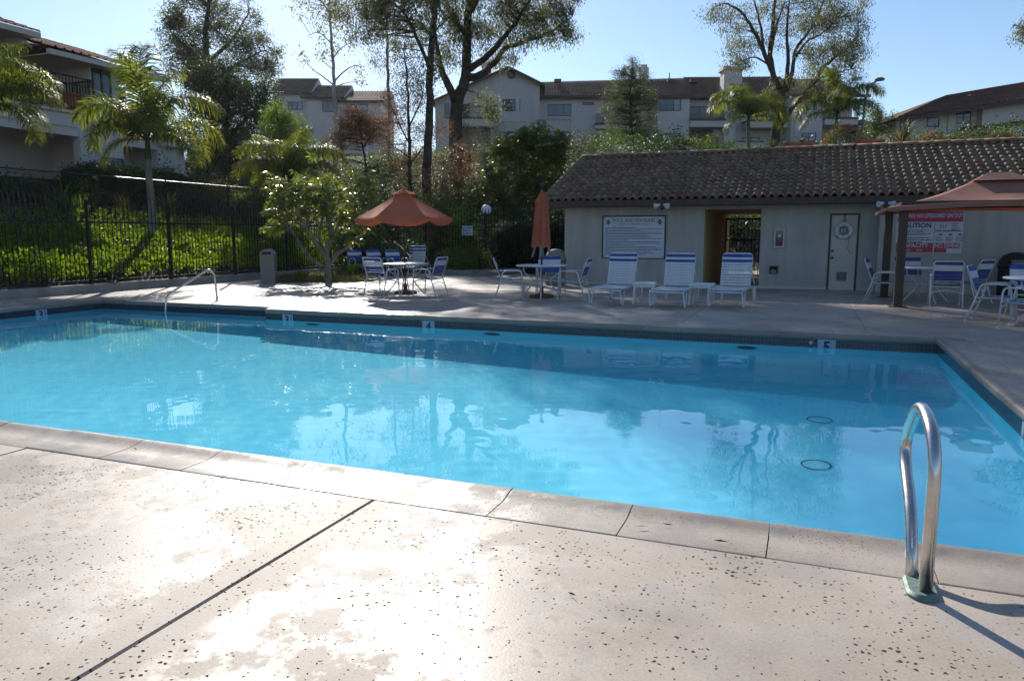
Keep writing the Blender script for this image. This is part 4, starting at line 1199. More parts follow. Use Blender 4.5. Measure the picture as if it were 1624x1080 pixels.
# -- bins, lamp
def square_can():
    p = G(427, 449); t = thing('trash_can', 'tan square trash can with rounded hood by the picket fence', 'trash can', p, YAW + R(8))
    MB().cbox(-.20, .20, -.20, .20, 0, .80, .004).build('body', M['can_tan'], t)
    pr = [(-.205, .803), (.205, .803)] + [(.205*math.cos(a), .81 + .17*math.sin(a)) for a in [PI*k/10 for k in range(11)]]
    h = MB().prism(pr, 'y', -.205, .205).build('hood', M['can_tan'], t)
    MB().box(-.12, .12, -.212, -.2055, .82, .90).build('flap', M['can_dark'], t)
square_can()
def dome_can(p, r, h, mat, label):
    t = thing('trash_can', label, 'trash can', p)
    MB().lathe([(r*.92, 0), (r*.96, .02), (r, h*.66)], 26).build('body', mat, t)
    MB().lathe([(r*1.06, h*.66), (r*1.07, h*.70), (r*1.02, h*.74), (r*.95, h*.82), (r*.75, h*.92), (r*.4, h*.98), (0, h)], 26).build('lid', mat, t)
    MB().box(-r*.45, r*.45, -r*1.06, -r*.8, h*.72, h*.83).build('flap', M['can_grey'], t)
p = AY(881, 440, 19.9); dome_can((p.x, 19.9, 0), .29, 1.0, M['can_grey'], 'grey domed trash can by the corner of the pool house')
p = AY(1609, 440, 19.7); dome_can((p.x, 19.7, 0), .33, 1.0, M['can_dark'], 'dark domed trash can in shade by the far right wall')
def globe_lamp():
    p = AY(771, 333, 26.6); t = thing('lamp_post', 'white globe lamp on a dark post behind the fence', 'lamp', (p.x, 26.6, 0.25))
    z = p.z - .25
    MB().lathe([(.07, -.3), (.07, .3), (.045, .34), (.045, z-.20)], 14).build('post', M['iron'], t)
    MB().lathe([(.05, z-.20), (.10, z-.18), (.10, z-.15), (.07, z-.14)], 16).build('fitter', M['iron'], t)
    MB().lathe([(.06, z-.155)] + [(.195*math.sin(a), z - .195*math.cos(a)) for a in [PI*(.12+.88*k/14) for k in range(15)]], 24).build('globe', M['globe'], t)
globe_lamp()
# ------------------------------------------------------------------ kerbs and fences
FX, FY0, FY1, FXE = -16.1, 8.2, 25.45, -6.75
def curbs():
    o = MB().cbox(-16.25, -15.95, 6.0, 25.6, -0.14, 0.20, .02).build('curb', M['curb']); tag(o, 'raised concrete kerb under the picket fence', kind='structure')
    o = MB().cbox(-15.949, -9.6, 25.25, 25.6, -0.14, 0.16, .02).cbox(-12.3, -9.9, 23.6, 25.24, -.14, .15, .02).build('planter_curb', M['curb']); tag(o, 'raised concrete kerb along the back fence', kind='structure')
curbs()
def picket_fence(label, p0, p1, zb, out):
    """p0->p1 run; out = unit vector the bent picket tips lean towards"""
    p0, p1 = Vector(p0), Vector(p1); L = (p1-p0).length; rz = math.atan2((p1-p0).y, (p1-p0).x)
    t = thing('picket_fence', label, 'fence', p0, rz)
    o_ = 1 if (Matrix.Rotation(-rz, 3, 'Z') @ Vector(out)).y > 0 else -1
    tip = rounded([(0, 0, zb), (0, 0, 2.26), (0, o_*.07, 2.34)], .05, 2)
    pm = MB().tube(tip, .0135, 4).mesh('picket', M['iron'])
    x = .12
    while x < L: place('picket', pm, t, (x, 0, 0), (0, 0, 0)); x += .122
    for z in (zb+.02, 1.68):
        MB().box(0, L, -.02, .02, z-.02, z+.02).build('rail', M['iron'], t)
    po = MB().box(-.03, .03, -.03, .03, 0.15, 2.2).mesh('post', M['iron'])
    x = 0.0
    while x <= L + .1: place('post', po, t, (min(x, L), .045*-o_, 0)); x += 2.44
picket_fence('black iron picket fence along the ground cover slope', (FX, FY0, 0), (FX, FY1, 0), .26, (-1, 0, 0))
picket_fence('black iron picket fence across the back between slope and pool house', (FX+.1, FY1, 0), (FXE, FY1, 0), .22, (0, 1, 0))
def chain_fence():
    X = -21.0; y0, y1 = 8.0, 27.2; zt = 3.23
    t = thing('chain_link_fence', 'black chain link fence with a top rail higher on the slope', 'fence', (X, y0, 0), PI/2)
    L = y1-y0
    MB().tube([(0, 0, zt), (L, 0, zt)], .024, 8).build('top_rail', M['steel_dark'], t)
    po = MB().tube([(0, 0, 1.4), (0, 0, zt+.03)], .03, 8).mesh('post', M['iron'])
    x = .3
    while x < L: place('post', po, t, (x, 0, 0)); x += 3.0
    zb = 1.75; h = zt-zb; mb = MB(); x = -h
    while x < L:
        for s in (1, -1):
            a, b = (x, x+h) if s > 0 else (x+h, x)
            za, zb_ = zb, zt
            # clip to the run
            def clip(a, b):
                pts = []
                f = lambda xx: zb + (xx-a)/(b-a)*h
                lo, hi = max(min(a, b), 0), min(max(a, b), L)
                return (lo, f(lo)), (hi, f(hi))
            (xa, z1), (xb, z2) = clip(a, b)
            if xb - xa > .02: mb.tube([(xa, .006*s, z1), (xb, .006*s, z2)], .0042, 3, caps=False)
        x += .085
    o = mb.build('chain_mesh', M['iron'], t)
M['steel_dark'] = noisy('dark_galvanised', (0.05, 0.05, 0.052), (0.09, 0.09, 0.092), 6, 0.30, metallic=.8)
chain_fence()
def small_sign(p, w_, h_, label, kind):
    t = thing('notice_sign', label, 'sign', p, YAW*.4)
    MB().box(-w_/2, w_/2, 0, .012, -h_/2, h_/2).build('board', M['board'], t)
    if kind == 'teal':
        mb = MB()
        for z, ww in ((.10, .40), (.0, .28), (-.10, .30)):
            x = -ww/2
            rnd = random.Random(int(ww*100))
            while x < ww/2: 
                w2 = rnd.uniform(.03, .07); mb.box(x, min(x+w2, ww/2), -.003, -.001, z-.022, z+.022); x += w2+.012
        mb.build('lettering', M['ink_teal'], t)
    else:
        MB().box(-w_/2+.02, w_/2-.02, -.003, -.001, -h_/2+.02, h_/2-.02).build('red_panel', M['ink_red'], t) if kind == 'red' else \
        MB().box(-w_/2+.05, w_/2-.05, -.003, -.001, .0, .03).box(-w_/2+.05, w_/2-.05, -.003, -.001, -.10, -.06).build('lettering', M['ink_blue'], t)
small_sign(AY(741, 366, 25.38), .42, .34, 'small white sign with three teal lines on the back fence', 'teal')
small_sign(AY(571, 377, 25.38), .20, .32, 'white notice beside the red notice on the back fence', 'blue')
small_sign(AY(584, 377, 25.38), .22, .30, 'red notice on the back fence beside the umbrella tree', 'red')
# ------------------------------------------------------------------ apartment buildings on the slope
def corr(mb, eL, eR, rR, rL, n, h=.06, mi=0, rows=1, lip=.05):
    """barrel tile slope between eave and ridge: n ribs, with stepped courses"""
    eL, eR, rR, rL = map(Vector, (eL, eR, rR, rL))
    nrm = (eR-eL).cross(rL-eL).normalized()
    if nrm.z < 0: nrm = -nrm
    for r in range(rows):
        s0, s1 = r/rows, (r+1)/rows
        vs = []
        for s, lift in ((s0, lip if rows > 1 else 0), (s1, 0)):
            A = eL.lerp(rL, s); B = eR.lerp(rR, s)
            for i in range(n*4+1):
                t = i/(n*4); p = A.lerp(B, t) + nrm*(h*max(0, math.sin(2*PI*n*t)) + lift)
                vs.append(p)
        m = n*4+1
        mb.add(vs, [(i, i+1, m+i+1, m+i) for i in range(m-1)], mi, True)
    return mb
class Facade:
    """a building front, upright, seen at a known distance D; u to the right, z up, local y = away"""
    def __init__(s, root, D): s.t = root; s.D = D
    def uz(s, px, py):
        p = AD(px, py, s.D); return float(np.dot(np.array(p), RT)), p.z
    def zr(s, px, py, d):
        return CAM_H + (s.uz(px, py)[1] - CAM_H)*(s.D + d)/s.D
    def ur(s, px, d): return s.uz(px, 150)[0]*(s.D + d)/s.D
    def box(s, mb, px0, px1, pt, pb, d0, d1, mi=0):
        c = (pt+pb)/2
        u0 = s.uz(px0, c)[0]; u1 = s.uz(px1, c)[0]; m = (px0+px1)/2
        return mb.box(u0, u1, d0, d1, s.uz(m, pb)[1], s.uz(m, pt)[1], mi)
    def window(s, px0, px1, pt, pb, d=0.0, grid=(2, 1), pale=False, frame='frame_dark', name='window'):
        u0, z1 = s.uz(px0, pt); u1, z0 = s.uz(px1, pb); q = .06
        fr = MB(); y0, y1 = d-.05, d+.03
        fr.box(u0, u1, y0, y1, z1-q, z1); fr.box(u0, u1, y0, y1, z0, z0+q); fr.box(u0, u0+q, y0, y1, z0+q, z1-q); fr.box(u1-q, u1, y0, y1, z0+q, z1-q)
        for k in range(1, grid[0]): x = u0+(u1-u0)*k/grid[0]; fr.box(x-.03, x+.03, y0+.003, y1-.01, z0+q, z1-q)
        for k in range(1, grid[1]): z = z0+(z1-z0)*k/grid[1]; fr.box(u0+q, u1-q, y0+.006, y1-.012, z-.02, z+.02)
        f = fr.build(name, M[frame], s.t)
        n = grid[0] if grid[0] < 4 else 2
        for k in range(n):
            a, b = u0+q*.5+(u1-u0-q)*k/n, u0+q*.5+(u1-u0-q)*(k+1)/n
            MB().box(a, b, d-.012, d+.012, z0+q*.5, z1-q*.5).build('pane', M['pane_pale' if (pale and k == n-1) or pale == 2 else 'pane'], f)
        return f
    def railing(s, px0, px1, pt, pb, d, n):
        u0, z1 = s.uz(px0, pt); u1, z0 = s.uz(px1, pb)
        mb = MB(); mb.box(u0, u1, d-.03, d+.03, z1-.05, z1); mb.box(u0, u1, d-.02, d+.02, z0, z0+.05)
        for k in range(n+1): x = u0+(u1-u0)*k/n; mb.box(x-.014, x+.014, d-.014, d+.014, z0+.05, z1-.05)
        return mb.build('balcony_railing', M['iron'], s.t)
def far_building(label, D):
    t = thing('apartment_building', label, 'building', Vector(FH)*D, YAW); return Facade(t, D)

# --- long central building
def central():
    D = 74.0; f = far_building('long cream two storey apartment building with tiled roof on the hilltop', D)
    t = f.t; mb = MB()
    Z = lambda py, px=1000: f.uz(px, py)[1]; U = lambda px, py=180: f.uz(px, py)[0]
    base = Z(262)
    def wall(px0, px1, pt, d0, d1): mb.box(U(px0), U(px1), d0, d1, base, Z(pt, (px0+px1)/2))
    wall(690, 856, 158, 0.0, 9.0); wall(856, 960, 150, 1.6, 9.5)
    wall(960, 1047, 150, 2.4, 9.4); wall(1047, 1098, 149, 1.2, 9.3); wall(1098, 1300, 148, 3.4, 9.2)
    wall(1262, 1312, 149, 1.0, 3.399); wall(1312, 1376, 150, 3.4, 9.1)
    # gable of the left block
    g_ = [(U(690), Z(158.2, 700)), (U(856), Z(158.2, 800)), (U(856), Z(133, 850)), (U(812), Z(112, 800)), (U(800), Z(112, 800)), (U(690), Z(158, 700))]
    mb.prism(g_[::-1], 'y', 0.0, 9.0)
    for a, b in ((818, 824), (845, 855)): mb.box(U(a), U(b), -.12, -.002, base, Z(150, 830))
    # columns, downstands
    mb.box(U(1155), U(1172), 1.2, 3.38, base, Z(150)); mb.box(U(908), U(918), 1.45, 1.598, base, Z(152)); mb.box(U(1143), U(1155), 2.2, 3.38, base, Z(200))
    mb.build('wall', M['stucco_far'], t)
    rf = MB()
    ov = .6
    # gable roof slopes of the left block (ridge runs away from the viewer)
    rz, ru = Z(108, 806), U(806)
    for uu, zz in ((U(684), Z(163, 690)), (U(864), Z(137, 860))):
        n = 30
        corr(rf, (uu, -ov, zz), (uu, 9.6, zz), (ru, 9.6, rz), (ru, -ov, rz), 26, .09)
    # main ridge behind
    corr(rf, (U(850), 1.0, Z(151, 900)), (U(1102), 1.0, Z(149, 1050)), (U(1102), 5.6, f.zr(1050, 124.5, 5.6)), (U(850), 5.6, f.zr(900, 131, 5.6)), 58, .09)
    corr(rf, (U(1102), 2.7, Z(146, 1120)), (U(1268), 2.7, Z(147, 1200)), (U(1268), 5.6, f.zr(1200, 122, 5.6)), (U(1102), 5.6, f.zr(1120, 123, 5.6)), 40, .09)
    corr(rf, (U(1250), .4, Z(149, 1290)), (U(1384), 1.2, Z(152, 1370)), (U(1366), 5.6, f.zr(1360, 128, 5.6)), (U(1250), 5.6, f.zr(1260, 125, 5.6)), 34, .09)
    corr(rf, (U(850), 10.5, Z(155, 900)), (U(1384), 10.5, Z(155, 1300)), (U(1366), 5.6, f.zr(1300, 128, 5.6)), (U(850), 5.6, f.zr(900, 131, 5.6)), 120, .09)
    roof = rf.build('roof', M['tile_far'], t)
    fa = MB()
    f.box(fa, 852, 1102, 149, 153, .9, 1.0); f.box(fa, 1102.2, 1250, 144.5, 148.5, 2.6, 2.7); f.box(fa, 1250.2, 1384, 149, 153.5, .3, .4)
    for a, b, c, d in ((684, 163, 806, 108), (806, 108, 864, 137)):
        fa.prism([(U(a), Z(b+3.5, a)), (U(c), Z(d+3.5, c)), (U(c), Z(d, c)), (U(a), Z(b, a))], 'y', -.75, -.61)
    fa.build('fascia', M['fascia'], roof)
    cm = MB()
    cm.box(f.ur(765, 3), f.ur(779, 3), 3.0, 4.2, Z(140, 770), f.zr(770, 104, 3)); cm.box(f.ur(763, 3), f.ur(781, 3), 2.8, 4.4, f.zr(770, 104, 3)+.001, f.zr(770, 99, 3)); cm.build('chimney', M['stucco_far'], roof)
    cm = MB(); cm.box(U(1155), U(1184), 1.9, 3.4, Z(150, 1170), Z(104, 1170)); cm.box(U(1152), U(1187), 1.7, 3.6, Z(104, 1170)+.001, Z(99, 1170)); cm.build('chimney', M['stucco_far'], roof)
    cm = MB(); cm.box(f.ur(1012, 5.2), f.ur(1028, 5.2), 5.2, 6.2, Z(135, 1020), f.zr(1020, 107, 5.2)); cm.box(f.ur(1016, 5.2), f.ur(1026, 5.2), 5.4, 6.0, f.zr(1020, 107, 5.2)+.001, f.zr(1020, 102, 5.2)); cm.build('chimney', M['stucco_far'], roof)
    for px in (884, 1062, 1098, 1280): MB().box(-.35, .35, -.3, .3, -.1, .22).build('roof_vent', M['tile_far_red'], roof, (U(px)*1.06, 4.4, f.zr(px, 130, 4.4)))
    MB().lathe([(.05, -.2), (.05, .5)], 8).build('vent_pipe', M['can_dark'], roof, (U(1060)*1.07, 5.2, f.zr(1060, 124, 5.2)))
    MB().lathe([(0, -.01), (.42, -.01), (.42, .05), (0, .05)], 20).build('gable_vent', M['can_tan'], t).matrix_local = Matrix.Translation((U(811), -.03, Z(119, 811))) @ Matrix.Rotation(PI/2, 4, 'X')
    # windows
    f.window(797, 825, 158, 177, 0, (2, 3), True); f.window(870, 908, 161, 180, 1.6, (3, 1)); f.window(926, 945, 158, 162.5, 1.6, (1, 1))
    f.window(1049, 1084, 154, 173, 1.2, (3, 2), True); f.window(1282, 1302, 152, 172, 1.0, (2, 3), True); f.window(1278, 1300, 209, 229, 1.0, (2, 3), True)
    f.window(1053, 1083, 209, 230, 1.2, (2, 4), 2); f.window(870, 905, 205, 214, 1.6, (3, 1)); f.window(705, 745, 165, 188, 0.0, (2, 1))
    f.window(1105, 1140, 160, 189, 3.4, (2, 1)); f.window(1194, 1222, 211, 226, 3.4, (2, 1)); f.window(962, 980, 219, 232, 2.4, (2, 1), 2)
    f.window(1335, 1356, 160, 188, 3.4, (2, 1)); f.window(952, 962, 180, 196, 2.4, (1, 1)); f.window(1205, 1235, 160, 186, 3.4, (2, 1))
    for a, b, d0, d1, zz in ((1103, 1150, 3.30, 3.395, Z(200, 1120)), (955, 1040, 2.30, 2.395, Z(208, 980)), (730, 778, -.03, -.003, Z(204, 760))): MB().box(U(a), U(b), d0, d1, base, zz).build('patio_shade_panel', M['can_tan'], t)  # flat tan panels, the shade of the patio openings put into their colour
    # balconies
    for (a, b, pt, pb, d0, d1, rp) in ((1098, 1156, 189, 199, 1.1, 3.38, 166), (1194, 1262, 189, 199, 1.6, 3.38, 166), (1314, 1368, 187, 196, .9, 3.38, 166), (732, 790, 193, 204, -1.5, -.002, 172), (946, 985, 196, 202, 1.0, 2.38, 178)):
        sl = MB(); f.box(sl, a, b, pt, pb, d0, d1); o = sl.build('balcony', M['stucco_trim'], t)
        cp = MB(); f.box(cp, a-1, b+1, pt-2.4, pt-.2, d0-.08, d1); cp.build('tile_edge', M['tile_far_red'], o)
        f.railing(a+1, b-1, rp, pt-2.6, d0+.08, 22)
    tr = MB(); f.box(tr, 868, 908, 183, 186, 1.50, 1.598); f.box(tr, 792, 856, 192, 194, -.08, -.002); tr.build('wall_trim', M['stucco_trim'], t)
    pt = MB(); pt.tube([(U(1266), .92, base), (U(1266), .92, Z(152, 1266))], .05, 6); pt.build('downpipe', M['stucco_trim'], t)
    ds = MB().lathe([(0, 0), (.3, .03), (.42, .14)], 16).build('satellite_dish', M['can_grey'], t); ds.matrix_local = Matrix.Translation((U(1247), 1.3, Z(150, 1247))) @ Matrix.Rotation(R(70), 4, 'X')
    lw = MB(); f.box(lw, 1165, 1210, 226, 262, 0, .3); f.box(lw, 1164, 1211, 224, 226, -.05, .35, 1); lw.build('patio_wall', [M['stucco_far'], M['tile_far_red']], t)
    # small lean-to roof at the right end
    lr = MB(); lr.prism([(U(1374), Z(187, 1374)), (U(1392), Z(196, 1392)), (U(1392), Z(199, 1392)), (U(1374), Z(191, 1374))], 'y', .6, 4.0); lr.build('lean_to_roof', M['tile_far_red'], t)
    lw = MB(); f.box(lw, 1368, 1386, 197, 262, 1.0, 3.39); lw.build('side_wall', M['stucco_far'], t)
central()

def left_far():
    D = 84.0; f = far_building('pale stepped apartment building behind the rust coloured trees', D); t = f.t
    Z = lambda py, px=520: f.uz(px, py)[1]; U = lambda px, py=170: f.uz(px, py)[0]
    mb = MB(); base = Z(245)
    for a, b, pt, d0 in ((430, 487, 145, 1.0), (487, 540, 154, 0), (540, 606, 161, -.8)): mb.box(U(a), U(b), d0, 8, base, Z(pt, a))
    mb.prism([(U(540), Z(162)), (U(541), Z(155)), (U(541), Z(162))], 'y', -.6, 7)
    mb.build('wall', M['stucco_far'], t)
    rf = MB()
    for a, b, e_, r_, d0 in ((425, 492, 145, 125, .6), (478, 547, 155, 136, -.4), (532, 613, 163, 145, -1.2)):
        corr(rf, (U(a), d0, Z(e_)), (U(b), d0, Z(e_)), (U(b), 4.2, f.zr(520, r_, 4.2)), (U(a), 4.2, f.zr(520, r_, 4.2)), 16, .09)
        corr(rf, (U(a), 9, Z(e_)), (U(b), 9, Z(e_)), (U(b), 4.2, f.zr(520, r_, 4.2)), (U(a), 4.2, f.zr(520, r_, 4.2)), 16, .09)
        rf.prism([(d0, Z(e_)), (4.2, f.zr(520, r_, 4.2)-.05), (9, Z(e_))], 'x', U(b)-.35, U(b)-.02, 1)
        f.box(rf, a, b, e_, e_+3, d0-.1, d0-.002, 2)
    rf.build('roof', [M['tile_far'], M['stucco_far'], M['fascia']], t)
    f.window(452, 476, 159, 172, 1.0, (3, 1), True); f.window(511, 530, 160, 178, 0, (2, 1)); f.window(551, 586, 168, 194, -.8, (2, 1), True)
    f.railing(548, 591, 180, 196, -1.9, 16)
    sl = MB(); f.box(sl, 546, 592, 196.5, 200, -2.0, -.81); sl.build('balcony', M['stucco_trim'], t)
    MB().tube([(U(511), 3, Z(148)), (U(511), 3, Z(128))], .06, 6).tube([(U(508), 3, Z(131)), (U(514), 3, Z(131))], .05, 6).build('antenna', M['can_dark'], t)
left_far()

def right_far():
    D = 60.0; f = far_building('cream apartment building with dark red hipped roof at upper right', D); t = f.t
    Z = lambda py, px=1520: f.uz(px, py)[1]; U = lambda px, py=170: f.uz(px, py)[0]
    mb = MB(); base = Z(250)
    mb.box(U(1433), U(1562), .9, 10, base, Z(189, 1433)); mb.box(U(1562), U(1700), .2, 9, base, Z(168, 1562))
    mb.prism([(U(1433), Z(189.5, 1433)), (U(1562), Z(189.5, 1500)), (U(1562), Z(170, 1562))], 'y', .9, 9.9)
    mb.prism([(U(1562), Z(168, 1562)), (U(1700), Z(168, 1562)), (U(1700), Z(150, 1700))], 'y', .2, 8.9)
    mb.build('wall', M['stucco_far'], t)
    rf = MB()
    eL, eR = Vector((U(1424), 0, Z(187, 1424))), Vector((U(1720), -1.5, Z(145, 1720)))
    rL, rR = Vector((f.ur(1502, 5.6), 5.6, f.zr(1502, 152, 5.6))), Vector((f.ur(1720, 5), 5.0, f.zr(1720, 114, 5)))
    corr(rf, eL, eR, rR, rL, 62, .07, rows=10, lip=.03)
    corr(rf, (eL.x, 10.8, eL.z), (eR.x, 10.8, eR.z), rR, rL, 60, .07)
    rf.add([eL, rL, (eL.x, 10.8, eL.z)], [(0,1,2)])
    rf.build('roof', M['tile_far_red'], t)
    fa = MB(); n = 16
    for k in range(n):
        a, b = eL.lerp(eR, k/n), eL.lerp(eR, (k+1)/n); fa.add([a, b, b-Vector((0,0,.28)), a-Vector((0,0,.28)), a+Vector((0,.12,0)), b+Vector((0,.12,0)), b+Vector((0,.12,-.28)), a+Vector((0,.12,-.28))], [(0,1,2,3), (7,6,5,4), (3,2,6,7), (0,4,5,1)])
    fa.build('fascia', M['fascia'], t)
    f.window(1437, 1452, 191, 208, .9, (2, 2), 2, 'frame_dark'); f.window(1481, 1499, 184, 199.5, .9, (1, 1)); f.window(1527, 1550, 174, 194, .9, (2, 2))
    tr = MB(); f.box(tr, 1524, 1553, 196, 199, .78, .898); f.box(tr, 1512, 1524, 180, 240, .80, .899); tr.build('wall_trim', M['stucco_trim'], t)
    lr = MB(); corr(lr, (U(1512), -1.6, Z(212, 1512)), (U(1640), -1.6, Z(198, 1640)), (U(1640), .2, Z(190, 1640)), (U(1535), .85, Z(201, 1535)), 26, .06)
    lr.build('lean_to_roof', M['tile_far_red'], t)
    lw = MB(); f.box(lw, 1585, 1625, 204, 250, -1.2, .19); lw.build('garage_wall', M['stucco_far'], t)
    for px, py in ((1541, 150), (1513, 164), (1570, 146)): MB().box(-.2, .2, -.2, .2, -.5, .08).build('roof_vent', M['tile_far_red'], t, (f.ur(px, 3.4), 3.4, f.zr(px, py, 3.4)-.1))
right_far()

# --- near building at the left edge, its front faces the pool
def left_near():
    X = -26.0
    t = thing('apartment_building', 'cream two storey apartment building with iron balconies at the left edge', 'building', (X, 0, 0))
    Y = lambda px: AX(px, 200, X).y
    def Zp(px, py): return AX(px, py, X).z
    y_a, y_b, y_c, y_d = Y(118), Y(148), Y(193), Y(290)       # balcony end / wall / recess / far corner
    zg = 2.6
    mb = MB()
    mb.box(-10, -2.4, 8, y_b, zg, 8.25)                       # main block, set back behind the balcony
    mb.box(-9.99, 0, y_b, y_c, zg, 8.0)                        # forward bay
    mb.box(-9.98, -1.6, y_c, y_c+1.75, zg, 7.6)                # recess
    mb.box(-9.97, 0, y_c+1.75, y_d, zg, Zp(285, 222))          # far low block
    mb.box(-1.5, 0, y_c+.001, y_c+1.749, 4.95, 5.35)           # slab front over the lower recess
    # balcony body with downstand beam and pillar
    z0 = 5.35; z1 = 5.83
    mb.box(-2.39, .25, 8, y_b-.002, z0, z1); mb.box(-.15, .25, y_a, y_b-.002, zg, z0-.001); mb.box(-.1, .2, 8, y_a-.001, z0-.32, z0-.001)
    mb.build('wall', M['stucco_far'], t)
    MB().box(-2.3, .36, 8, y_b+.06, z1+.001, z1+.10).build('balcony_ledge', M['stucco_trim'], t)
    MB().box(-2.3, .33, 8, y_b+.04, z1+.101, z1+.13).build('tile_edge', M['terracotta'], t)
    zt = 7.22
    rl = MB(); rl.box(.16, .21, 8, y_b, zt-.05, zt); rl.box(.165, .2, 8, y_b, zt-.32, zt-.29); rl.box(.165, .2, 8, y_b, z1+.22, z1+.25)
    rl.box(-2.3, .159, y_b-.05, y_b-.005, zt-.05, zt)
    ra = rl.build('balcony_railing', M['iron'], t)
    bm = MB().box(-.011, .011, -.011, .011, z1+.25, zt-.05).mesh('baluster', M['iron'])
    y = 14.0
    while y < y_b: place('baluster', bm, ra, (.183, y, 0)); y += .135
    x = -2.2
    while x < .1: place('baluster', bm, ra, (x, y_b-.028, 0)); x += .14
    # things on the balcony are separate
    p = thing('plant_pot', 'round terracotta pot on the near balcony ledge', 'pot', (X-.15, y_b-.75, z1+.131))
    MB().lathe([(.2, 0), (.29, .1), (.33, .35), (.30, .52), (.34, .58), (.34, .66), (.28, .64), (.25, .5), (0, .45)], 20).build('pot_body', M['terracotta'], p)
    ch = thing('balcony_seat', 'dark cushioned seat behind the near balcony railing', 'seat', (X-.9, y_b-2.2, z1+.131))
    MB().cbox(-.35, .35, -.7, .7, .22, .45, .05).build('cushion', M['frame_dark'], ch); MB().cbox(-.45, -.3, -.7, .7, .46, .95, .05).build('backrest', M['frame_dark'], ch)
    MB().box(-.3, -.25, -.65, -.6, 0, .219).box(.25, .3, -.65, -.6, 0, .219).box(-.3, -.25, .6, .65, 0, .219).box(.25, .3, .6, .65, 0, .219).build('leg', M['iron'], ch)
    # windows (frame > panes) on faces that look towards +x
    def win(xf, ya, yb, za, zb, n=2, m=1, pale=()):
        q = .06; fr = MB(); a, b = xf-.03, xf+.05
        fr.box(a, b, ya, yb, zb-q, zb); fr.box(a, b, ya, yb, za, za+q); fr.box(a, b, ya, ya+q, za+q, zb-q); fr.box(a, b, yb-q, yb, za+q, zb-q)
        for k in range(1, n): y = ya+(yb-ya)*k/n; fr.box(a, b-.01, y-.03, y+.03, za+q, zb-q)
        for k in range(1, m): z = za+(zb-za)*k/m; fr.box(a, b-.02, ya+q, yb-q, z-.012, z+.012)
        f = fr.build('window', M['frame_dark'], t)
        for k in range(n):
            MB().box(xf-.012, xf+.012, ya+q*.5+(yb-ya-q)*k/n, ya+q*.5+(yb-ya-q)*(k+1)/n, za+q*.5, zb-q*.5).build('pane', M['pane_pale' if k in pale else 'pane'], f)
    win(0, Y(157), Y(191), Zp(170, 272), Zp(170, 250), 2, 4, (1,))
    win(0, Y(149)+.05, Y(180), Zp(165, 164), Zp(165, 112), 2, 1)
    win(-2.4, 13.5, 17.8, 3.1, 5.0, 3, 1, (2,)); win(-2.4, 17.5, 19.8, 6.0, 7.7, 2, 1)
    win(-1.6, y_c+.15, y_c+1.6, 2.9, 4.2, 2, 1); win(-1.6, y_c+.1, y_c+1.65, 5.6, 7.2, 2, 1)
    MB().box(-1.45, .1, y_c+.002, y_c+1.748, 5.351, 5.43).build('tile_edge', M['terracotta'], t)
    r2 = MB(); r2.box(0, .04, y_c, y_c+1.75, 6.25, 6.3); r2.box(0, .04, y_c, y_c+1.75, 5.5, 5.53); ra2 = r2.build('balcony_railing', M['iron'], t)
    bm2 = MB().box(.008, .03, -.01, .01, 5.53, 6.25).mesh('baluster', M['iron']); y = y_c+.08
    while y < y_c+1.7: place('baluster', bm2, ra2, (0, y, 0)); y += .13
    MB().tube([(.03, y_d-1.1, zg), (.03, y_d-1.1, Zp(285, 224))], .03, 6).build('downpipe', M['stucco_trim'], t)
    # roofs
    rf = MB()
    corr(rf, (.75, y_c+1.9, 7.86), (.75, 19.6, 7.95), (-4.6, 19.6, 9.6), (-4.6, y_c+1.9, 9.5), 16, .07, rows=8, lip=.03)
    corr(rf, (.35, 19.65, 8.42), (.35, 6, 8.5), (-4.6, 6, 10.1), (-4.6, 19.65, 10.05), 46, .07, rows=8, lip=.03)
    corr(rf, (-10, y_c+1.9, 7.86), (-10, 6, 7.95), (-4.6, 6, 10.1), (-4.6, y_c+1.9, 9.5), 46, .07)
    corr(rf, (.5, y_d+.55, Zp(290, 232)), (.5, y_c+1.6, Zp(290, 226)), (-4, y_c+1.6, 7.5), (-4, y_d+.55, 7.4), 14, .07, rows=6, lip=.03)
    rf.prism([(.3, 8.0), (-4.6, 9.9), (-9.9, 8.0)], 'y', 19.3, 19.62, 1)
    rf.prism([(.5, 7.8), (-4.6, 9.4), (-9.9, 7.8)], 'y', y_c+1.4, y_c+1.7, 1)
    o = rf.build('roof', [M['tile_far_red'], M['stucco_far']], t)
    MB().box(.60, .74, 19.6, y_c+1.9, 7.70, 7.88).box(.2, .34, 6, 19.65, 8.25, 8.44).box(.36, .49, y_c+1.6, y_d+.55, Zp(290, 238), Zp(290, 231)).box(-2.3, .599, 19.7, y_c+1.7, 7.72, 7.76).box(-2.4, .19, 6, 19.6, 8.27, 8.31).build('fascia', M['stucco_trim'], o)
left_near()

